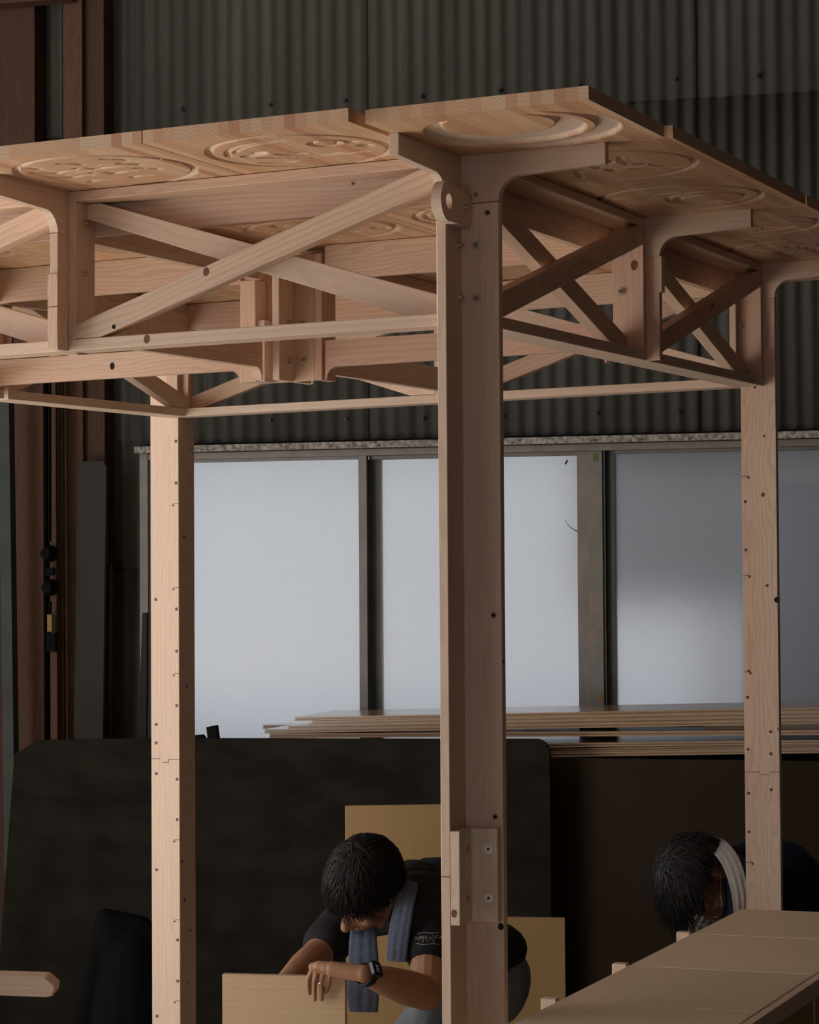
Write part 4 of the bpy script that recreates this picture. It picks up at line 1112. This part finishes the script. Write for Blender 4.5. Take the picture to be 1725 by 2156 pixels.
def strands(name, parent, mat, C, f, u, l, n, length, seed, messy, fringe, grow=1.0, front_lim=98, side_lim=88):
    """hair: tapered locks combed from the crown over an inflated skull"""
    rg = random.Random(seed); vs, fs = [], []
    ctr = C + u * .018 - f * .012
    A_, B_, D_ = .104 * grow, .085 * grow, .104 * grow
    crown = Vector((-0.25, 0.1, 0.95)).normalized()      # in (f, l, u)
    def surf(d, k=1.0): return ctr + f * (d.x * A_ * k) + l * (d.y * B_ * k) + u * (d.z * D_ * k)
    crown0 = crown
    for _ in range(n):
        crown = (crown0 + Vector((rg.gauss(0, .17), rg.gauss(0, .17), rg.gauss(0, .05)))).normalized()
        az = rg.uniform(0, 2 * math.pi)
        front = math.cos(az)
        lim = math.radians(front_lim if front > 0.5 else (side_lim if front > -0.35 else 128))
        a0 = rg.uniform(0, lim * 0.75) ; a1 = min(lim, a0 + rg.uniform(0.5, 0.9) * length)
        e1 = Vector((1, 0, 0)) - crown * crown.x; e1.normalize(); e2 = crown.cross(e1)
        tw = rg.gauss(0, 0.25) * messy
        pts = []
        lift = rg.uniform(0.99, 1.03 + 0.05 * messy)
        for k in range(6):
            t = k / 5; an = a0 + (a1 - a0) * t; z = az + tw * t
            d = crown * math.cos(an) + (e1 * math.cos(z) + e2 * math.sin(z)) * math.sin(an)
            p = surf(d, lift + 0.05 * messy * t * t * rg.uniform(0.2, 1.3))
            p = p + Vector((0, 0, -1)) * (0.022 * fringe * t * t * max(0, front) * min(1.0, a1))
            pts.append((p, d))
        w = rg.uniform(.0016, .0036)
        base = len(vs)
        for k, (p, d) in enumerate(pts):
            t = k / 5
            nn = (f * d.x + l * d.y + u * d.z).normalized()
            tg = (pts[min(k + 1, 5)][0] - pts[max(k - 1, 0)][0]).normalized()
            sd = tg.cross(nn).normalized()
            r = w * (1 - 0.92 * t ** 1.5) * (0.5 + 0.5 * min(1, t * 4))
            vs += [p + sd * r, p + nn * r * .7, p - sd * r, p - nn * r * .7]
        for k in range(5):
            for s in range(4):
                a = base + k * 4; b = a + 4
                fs.append((a + s, a + (s + 1) % 4, b + (s + 1) % 4, b + s))
        fs.append((base + 20, base + 21, base + 22, base + 23))
    return mesh_obj(name, vs, fs, mat, parent, None, smooth=True)
def axes(f, u):
    f = Vector(f).normalized(); u = Vector(u); u = (u - f * u.dot(f)).normalized()
    return f, u, u.cross(f)

# ---- the young worker
f1, u1, l1 = axes((-.55, -.35, -.76), (-.35, -.75, .55))
HC = px(766, 1866, 5.92)
NB = px(872, 1880, 6.12)
LS = px(903, 1893, 5.97); RS = px(752, 1918, 6.26)
CH = px(920, 1915, 6.24); HP = px(992, 2042, 6.50)
LE = px(900, 2093, 5.80); LW = px(765, 2050, 5.605)
RE = px(664, 2014, 6.06); RH = px(588, 2086, 5.80)
bm = bmesh.new()
head_shapes(bm, HC, f1, u1, l1)
cap(bm, HC - u1 * .05 - f1 * .02, NB, .050, .056)
cap(bm, LS, RS, .062, .062); cap(bm, NB, CH, .065, .11); cap(bm, CH, HP, .125, .125)
cap(bm, RS, RE, .050, .039); cap(bm, RE, RE.lerp(RH, .3), .040, .040); cap(bm, RE.lerp(RH, .3), RH, .040, .026)
def join_into(o, extra):
    b = bmesh.new(); b.from_mesh(o.data); b.from_mesh(extra.data); b.to_mesh(o.data); b.free()
    o.data.polygons.foreach_set('use_smooth', [True] * len(o.data.polygons))
    m = extra.data; bpy.data.objects.remove(extra); bpy.data.meshes.remove(m)
# left arm, its hand over the top edge of the panel
ba = bmesh.new()
cap(ba, LS, LE, .050, .040); cap(ba, LE, LE.lerp(LW, .30), .041, .043); cap(ba, LE.lerp(LW, .30), LE.lerp(LW, .7), .043, .034); cap(ba, LE.lerp(LW, .7), LW, .034, .0215)
YF = 5.662
KN = [px(660, 2036, 5.640), px(671, 2033, 5.630), px(684, 2037, 5.624), px(697, 2046, 5.622)]
for k in KN: cap(ba, LW.lerp(k, .0), k, .0200, .0118)
cap(ba, LW, LW.lerp((KN[1] + KN[2]) / 2, .75), .0205, .0165)
MID = [(650, 2060), (662.5, 2066), (677, 2066), (693, 2064)]
DIP = [(649, 2076), (662, 2086), (677.5, 2086), (691, 2076)]
TIP = [(651, 2091), (662.5, 2104), (677, 2104), (687, 2088)]
for k in range(4):
    a = px(*MID[k], YF - .013); b = px(*DIP[k], YF - .008); c = px(*TIP[k], YF - .006)
    rr = (.0062, .0065, .0063, .0057)[k]
    cap(ba, KN[k], a, rr + .0016, rr + .0002, 12); cap(ba, a, b, rr + .0002, rr * .97, 12); cap(ba, b, c, rr * .97, rr * .86, 12)
cap(ba, LW.lerp(KN[3], .35), px(714, 2048, 5.668), .015, .011); cap(ba, px(714, 2048, 5.668), px(706, 2062, 5.712), .0105, .0095); cap(ba, px(706, 2062, 5.712), px(696, 2080, 5.714), .0095, .0085)
# right hand gripping the panel from behind
RK = px(566, 2092, 5.745)
cap(bm, RH, RK, .026, .022)
for k in range(4):
    b0 = RK + Vector((-.028 + .019 * k, 0, 0.0)); b1 = b0 + Vector((-.006, -.012, -.035 - .006 * (k in (1, 2))))
    cap(bm, RK, b0, .014, .010, 10); cap(bm, b0, b1, .0085, .0078, 10); cap(bm, b1, b1 + Vector((-.002, .0, -.03)), .0078, .007, 10)
cap(bm, RH, RK + Vector((.045, -.01, -.02)), .014, .010, 10)
# legs, half squatting
LK = px(905, 2215, 6.02); RKn = px(850, 2235, 6.40)
LF = Vector((LK.x + .12, LK.y + .22, .07)); RF = Vector((RKn.x + .14, RKn.y + .20, .07))
for K_, F_ in ((LK, LF), (RKn, RF)):
    cap(bm, HP, K_, .085, .055); cap(bm, K_, F_, .055, .038); cap(bm, F_ + Vector((.03, .03, -.03)), F_ + Vector((-.15, -.08, -.04)), .036, .028)
person1 = remeshed('person', bm, M_SKIN, None, 0.0038, 3)
join_into(person1, remeshed('arm', ba, M_SKIN, None, 0.0017, 3))
tag(person1, 'young worker in a black T-shirt bending over the held panel', 'person')
# T-shirt
bm = bmesh.new()
cap(bm, LS.lerp(RS, .06), LS.lerp(RS, .94), .074, .074); cap(bm, NB.lerp(CH, .25), CH, .085, .135); cap(bm, CH, CH.lerp(HP, .9), .138, .135)
cap(bm, NB + Vector((-.005, 0, .0)), CH, .086, .13); cap(bm, NB.lerp(HC, .25), NB, .066, .086)
e = LS.lerp(LE, .50); cap(bm, LS, e, .070, .066)
e2 = RS.lerp(RE, .72); cap(bm, RS, e2, .070, .060)
ell(bm, HP + Vector((.015, 0, .055)), (Vector((.138, 0, 0)), Vector((0, .15, 0)), Vector((0, 0, .085))))
remeshed('t_shirt', bm, M_TSHIRT, person1, 0.005, 4, disp=0.005, nscale=9)
# trousers
bm = bmesh.new()
ell(bm, HP + Vector((0.01, .02, -.035)), (Vector((.155, 0, 0)), Vector((0, .17, 0)), Vector((0, 0, .135))))
for K_, F_ in ((LK, LF), (RKn, RF)):
    cap(bm, HP + Vector((0, 0, -.05)), K_, .112, .078); cap(bm, K_, F_ + Vector((0, 0, .02)), .076, .062)
remeshed('trousers', bm, M_TROUS, person1, 0.006, 4, disp=0.006, nscale=7)
bm = bmesh.new()
for F_ in (LF, RF): cap(bm, F_ + Vector((.04, .03, -.028)), F_ + Vector((-.17, -.09, -.030)), .041, .037, flat=(UP, .95))
remeshed('shoes', bm, M_BLACK, person1, 0.006, 2)
# hair
bm = bmesh.new()
ell(bm, HC + u1 * .026 - f1 * .020, (f1 * .099, l1 * .082, u1 * .096))
cap(bm, HC + u1 * .055 + f1 * .070, HC + u1 * .020 + f1 * .088, .022, .014, flat=None)
cap(bm, HC + u1 * .05 + f1 * .06 + l1 * .04, HC + u1 * .022 + f1 * .074 + l1 * .045, .024, .010)
cap(bm, HC + u1 * .05 + f1 * .06 - l1 * .04, HC + u1 * .008 + f1 * .074 - l1 * .045, .024, .010)
for s in (-1, 1): cap(bm, HC + u1 * .03 + l1 * (.07 * s), HC - u1 * .012 + f1 * .012 + l1 * (.076 * s), .020, .009)
cap(bm, HC - f1 * .085 - u1 * .02, HC - f1 * .066 - u1 * .068, .035, .022)
hb = remeshed('hair', bm, M_HAIR, person1, 0.004, 2)
strands('hair_locks', hb, M_HAIR, HC, f1, u1, l1, 3000, 0.95, 11, 1.0, 0.8, front_lim=92, side_lim=90)
# sleeve print, flat lettering laid on the sleeve
def text_mesh(txt, size, mat, parent, mw, name):
    cu = bpy.data.curves.new('t', 'FONT'); cu.body = txt; cu.size = size; cu.align_x = 'CENTER'; cu.align_y = 'CENTER'; cu.extrude = 0.0006
    t = bpy.data.objects.new('t', cu); COL.objects.link(t)
    me = bpy.data.meshes.new_from_object(t.evaluated_get(bpy.context.evaluated_depsgraph_get()))
    bpy.data.objects.remove(t)
    me.materials.clear(); me.materials.append(mat); me.name = name
    o = bpy.data.objects.new(name, me)
    return link(o, parent, mw)
def project_on(o, target_objs, pull):
    """lay a flat mesh onto cloth: move each vertex along the pull direction to the surface"""
    dg = bpy.context.evaluated_depsgraph_get(); dg.update()
    mw = WM[o]; inv = mw.inverted()
    for v in o.data.vertices:
        p = mw @ v.co
        best = None
        for t in target_objs:
            ok, loc, nn, _ = t.ray_cast(p - pull * 0.2, pull)
            if ok: best = loc if best is None or (loc - p).length < (best - p).length else best
        if best is not None: v.co = inv @ (best - pull * 0.0025)
shirt = [c for c in person1.children if c.name.startswith('t_shirt')][0]
vdir = (px(905, 1975, 6) - CAM).normalized()
def facing(u, v, y, roll=0.0):
    p = px(u, v, y); z = -(p - CAM).normalized(); x = UP.cross(z).normalized(); yv = z.cross(x)
    m = Matrix((x * math.cos(roll) + yv * math.sin(roll), yv * math.cos(roll) - x * math.sin(roll), z)).transposed().to_4x4(); m.translation = p
    return m
for nm, txt, size, u, v in (('sleeve_print', 'SUPER LOCAL', 0.0118, 904, 1974), ('sleeve_print', '~ 7~ =', 0.0062, 902, 1983)):
    if nm and txt.startswith('SUPER'):
        o = text_mesh(txt, size, M_PRINT, shirt, facing(u, v, 5.9, 0.03), nm); project_on(o, [shirt], vdir)
def print_line(u0, v0, u1, v1, w=0.0012, bow=0.0):
    n = 14; vs, fs = [], []
    for k in range(n + 1):
        t = k / n; p = px(u0 + (u1 - u0) * t, v0 + (v1 - v0) * t + bow * math.sin(2 * math.pi * t), 5.9)
        vs += [p + UP * w / 2, p - UP * w / 2]
    for k in range(n): fs.append((2 * k, 2 * k + 1, 2 * k + 3, 2 * k + 2))
    o = mesh_obj('sleeve_print', vs, fs, M_PRINT, shirt, None); project_on(o, [shirt], vdir)
print_line(879, 1966, 925, 1963, bow=-1.0); print_line(878, 1986, 925, 1989, bow=1.5)
for (a, b, c, d) in ((889, 1979, 893, 1983), (893, 1979, 890, 1983), (898, 1980, 904, 1980), (902, 1980, 900, 1984), (910, 1980, 917, 1980), (913, 1979, 913, 1984), (910, 1983, 916, 1983)): print_line(a, b, c, d, 0.0009)
# watch
wdir = (LE - LW).normalized(); wc = LW + wdir * .012
wr = bmesh.new(); ringp = []
q = (CAM - wc); q = (q - wdir * q.dot(wdir)).normalized(); q2 = wdir.cross(q)
vs, fs = [], []
for k in range(20):
    an = 2 * math.pi * k / 20; d = q * math.cos(an) + q2 * math.sin(an)
    for r_, x_ in ((.0250, -.011), (.0280, -.010), (.0280, .010), (.0250, .011)): vs.append(wc + d * r_ + wdir * x_)
for k in range(20):
    a = k * 4; b = ((k + 1) % 20) * 4
    for s in range(4): fs.append((a + s, a + (s + 1) % 4, b + (s + 1) % 4, b + s))
wr.free()
upw = q2 if q2.z > 0 else -q2
wq = (q * .75 + upw * .62).normalized(); ws = wdir.cross(wq).normalized()
watch = mesh_obj('wrist_watch', vs, fs, M_WATCH, person1, None, smooth=True)
fc = wc + wq * .0285
def wpt(a, b, h): return fc + wdir * a + ws * b + wq * h
oc = rounded([(-.017, -.019), (.017, -.019), (.017, .019), (-.017, .019)], [.006] * 4)
prism('watch_case', watch, M_WATCH, [wpt(a, b, -.004) for a, b in oc], wq * .010, ws, wdir, 0.001)
for a, b, w_, h_ in ((-.006, -.009, .004, .006), (-.006, -.001, .004, .006), (.0005, -.009, .004, .006), (.0005, -.001, .004, .006), (-.006, .008, .010, .0012)):
    prism('watch_digit', watch, M_DIGIT, [wpt(a, b, .0062), wpt(a + w_, b, .0062), wpt(a + w_, b + h_, .0062), wpt(a, b + h_, .0062)], wq * .0004, ws, wdir, 0)
rgc = px(677, 2069, YF - .010)
ringm = bpy.data.meshes.new('finger_ring'); b_ = bmesh.new()
bmesh.ops.create_cone(b_, cap_ends=False, segments=16, radius1=.0084, radius2=.0084, depth=.0028); b_.to_mesh(ringm); b_.free(); ringm.materials.append(M_STEEL)
link(bpy.data.objects.new('finger_ring', ringm), person1, Matrix.Translation(rgc))
# blue towel round the neck: two hanging ends joined behind the neck
tw = ribbon('neck_towel', None, M_TOWEL, [px(800, 1850, 6.10), px(838, 1835, 6.08), px(858, 1860, 5.93), px(852, 1905, 5.855), px(842, 1960, 5.84), px(836, 2024, 5.85)], [.05, .055, .055, .05, .055, .050], Vector((.93, -.35, 0)), Vector((-.35, -.93, 0)), 0.016, 0.0016)
tag(tw, 'blue-grey towel hung round the young worker\'s neck', 'towel')
ribbon('towel_end', tw, M_TOWEL, [px(800, 1850, 6.10), px(778, 1900, 6.06), px(766, 1960, 5.93), px(766, 2030, 5.88), px(765, 2090, 5.86), px(766, 2130, 5.86)], [.05, .06, .066, .076, .080, .070], Vector((.97, -.2, 0)), Vector((-.2, -.97, 0)), 0.018, 0.0018)

# ---- the older worker behind the counter
f2, u2, l2 = axes((0, -.35, -.94), (-.9, -.40, .15))
HD = px(1478, 1856, 6.42)
N2 = px(1580, 1832, 6.56); L2 = px(1590, 1870, 6.36); R2 = px(1610, 1850, 6.74)
C2 = px(1632, 1880, 6.60); H2 = px(1715, 2040, 6.86)
E2 = px(1560, 2060, 6.34); W2 = px(1480, 2110, 6.16); E2r = px(1560, 2060, 6.82); W2r = px(1450, 2120, 6.66)
bm = bmesh.new()
head_shapes(bm, HD, f2, u2, l2)
cap(bm, HD - u2 * .05 - f2 * .02, N2, .055, .064)
cap(bm, L2, R2, .065, .065); cap(bm, N2, C2, .08, .13); cap(bm, C2, H2, .135, .14)
for S_, E_, W_ in ((L2, E2, W2), (R2, E2r, W2r)):
    cap(bm, S_, E_, .052, .041); cap(bm, E_, W_, .041, .027); K_ = W_ + (W_ - E_).normalized() * .08
    cap(bm, W_, K_, .026, .024)
    for k in range(4):
        b0 = K_ + Vector((0, -.030 + .020 * k, 0)); cap(bm, K_, b0, .016, .010, 10); cap(bm, b0, b0 + Vector((-.04, 0, -.02)), .0085, .0078, 10); cap(bm, b0 + Vector((-.04, 0, -.02)), b0 + Vector((-.055, 0, -.045)), .0078, .007, 10)
    cap(bm, W_, K_ + Vector((.0, -.055, -.02)), .014, .010, 10)
for s in (-1, 1):
    hp = H2 + Vector((0, .1 * s, -.05)); K_ = hp + Vector((-.12, 0, -.34)); K_.z = max(K_.z, .40); F_ = Vector((hp.x + .0, hp.y, .06))
    cap(bm, hp, K_, .09, .06); cap(bm, K_, F_, .058, .040); cap(bm, F_ + Vector((.03, 0, -.02)), F_ + Vector((-.16, 0, -.03)), .036, .028)
person2 = remeshed('person', bm, M_SKIN2, None, 0.0045, 3)
tag(person2, 'older worker in a navy jacket and glasses leaning down behind the counter', 'person')
bm = bmesh.new()
cap(bm, L2, R2, .085, .085); cap(bm, N2, C2, .078, .145); cap(bm, C2, H2, .150, .16); cap(bm, N2.lerp(HD, .25), N2, .076, .086)
for S_, E_, W_ in ((L2, E2, W2), (R2, E2r, W2r)): cap(bm, S_, E_, .080, .062); cap(bm, E_, E_.lerp(W_, .8), .060, .045)
remeshed('jacket', bm, M_NAVY, person2, 0.006, 4, disp=0.007, nscale=7)
bm = bmesh.new()
for s in (-1, 1):
    hp = H2 + Vector((0, .1 * s, -.05)); K_ = hp + Vector((-.12, 0, -.34)); K_.z = max(K_.z, .40); F_ = Vector((hp.x, hp.y, .10))
    cap(bm, hp, K_, .115, .082); cap(bm, K_, F_, .078, .062)
remeshed('trousers', bm, M_NAVY, person2, 0.007, 3, disp=0.005)
bm = bmesh.new()
for s in (-1, 1):
    hp = H2 + Vector((0, .1 * s, -.05)); F_ = Vector((hp.x, hp.y, .06)); cap(bm, F_ + Vector((.03, 0, -.018)), F_ + Vector((-.17, 0, -.02)), .041, .037)
remeshed('shoes', bm, M_BLACK, person2, 0.007, 2)
bm = bmesh.new()
ell(bm, HD + u2 * .040 - f2 * .024, (f2 * .092, l2 * .079, u2 * .085))
cap(bm, HD + u2 * .06 + f2 * .06, HD + u2 * .045 + f2 * .10, .028, .012)
for s in (-1, 1):
    cap(bm, HD + u2 * .045 + l2 * (.066 * s), HD + u2 * .012 + f2 * .012 + l2 * (.073 * s), .016, .007)
    cap(bm, HD + u2 * .05 + f2 * .05 + l2 * (.04 * s), HD + u2 * .03 + f2 * .088 + l2 * (.042 * s), .024, .010)
cap(bm, HD - f2 * .085 - u2 * .02, HD - f2 * .066 - u2 * .068, .035, .022)
hb2 = remeshed('hair', bm, M_HAIRG, person2, 0.004, 2)
strands('hair_locks', hb2, M_HAIRG, HD, f2, u2, l2, 2800, 0.9, 21, 1.6, 3.2, grow=1.02, front_lim=72, side_lim=74)
# glasses
def tube(bm, pts, r, seg=6):
    for a, b in zip(pts[:-1], pts[1:]): cap(bm, a, b, r, r, seg)
bm = bmesh.new()
for s in (-1, 1):
    cc = HD + f2 * .106 - u2 * .014 + l2 * (.034 * s)
    lp = [cc + l2 * (.024 * math.cos(t)) + u2 * (.015 * math.sin(t)) for t in np.linspace(0, 2 * math.pi, 17)]
    tube(bm, lp, .0011)
    tube(bm, [cc + l2 * (.024 * s), HD + f2 * .085 - u2 * .008 + l2 * (.078 * s), HD - f2 * .005 - u2 * .004 + l2 * (.086 * s)], .0011)
tube(bm, [HD + f2 * .106 - u2 * .012 - l2 * .010, HD + f2 * .110 - u2 * .010, HD + f2 * .106 - u2 * .012 + l2 * .010], .0011)
gl_ = bm_obj('glasses', bm, M_LENS, person2, None, smooth=True)
tw2 = ribbon('neck_towel', None, M_TOWELW, [px(1492, 1772, 6.50), px(1512, 1780, 6.40), px(1538, 1812, 6.27), px(1556, 1865, 6.21), px(1562, 1920, 6.20), px(1560, 1990, 6.22)], [.05, .05, .048, .046, .045, .045], Vector((.85, -.2, .45)).normalized(), Vector((-.2, -.98, 0)), 0.012, 0.003)
tag(tw2, 'white towel hung round the older worker\'s neck', 'towel')
ribbon('towel_end', tw2, M_TOWELW, [px(1492, 1772, 6.52), px(1520, 1830, 6.62), px(1480, 1920, 6.56), px(1462, 1960, 6.55), px(1455, 2020, 6.55)], [.05, .06, .06, .06, .06], Vector((.97, -.2, 0)), Vector((-.2, -.97, 0)), 0.012, 0.004)

# ================================================================= black bag at lower left
M_BAG = simple('black_nylon', (0.0045, 0.0045, 0.005), 0.9, spec=0.08)
bm = bmesh.new()
g0 = lambda u, v: px(u, v, 7.2)
cap(bm, g0(285, 2010), g0(275, 2390), .10, .17, flat=(Vector((0, 1, 0)), .8)); cap(bm, g0(222, 1934), g0(300, 1950), .026, .03)
cap(bm, g0(220, 1940), g0(176, 2150), .026, .032); cap(bm, g0(176, 2150), g0(165, 2360), .04, .05); cap(bm, g0(240, 1975), g0(320, 1985), .055, .06)
base = min(v.co.z for v in bm.verts)
for v in bm.verts: v.co.z = max(v.co.z, 0.0)
bag = remeshed('holdall_bag', bm, M_BAG, None, 0.008, 4, disp=0.008, nscale=6)
tag(bag, 'black cloth bag slumped on the floor beside the left post', 'bag')
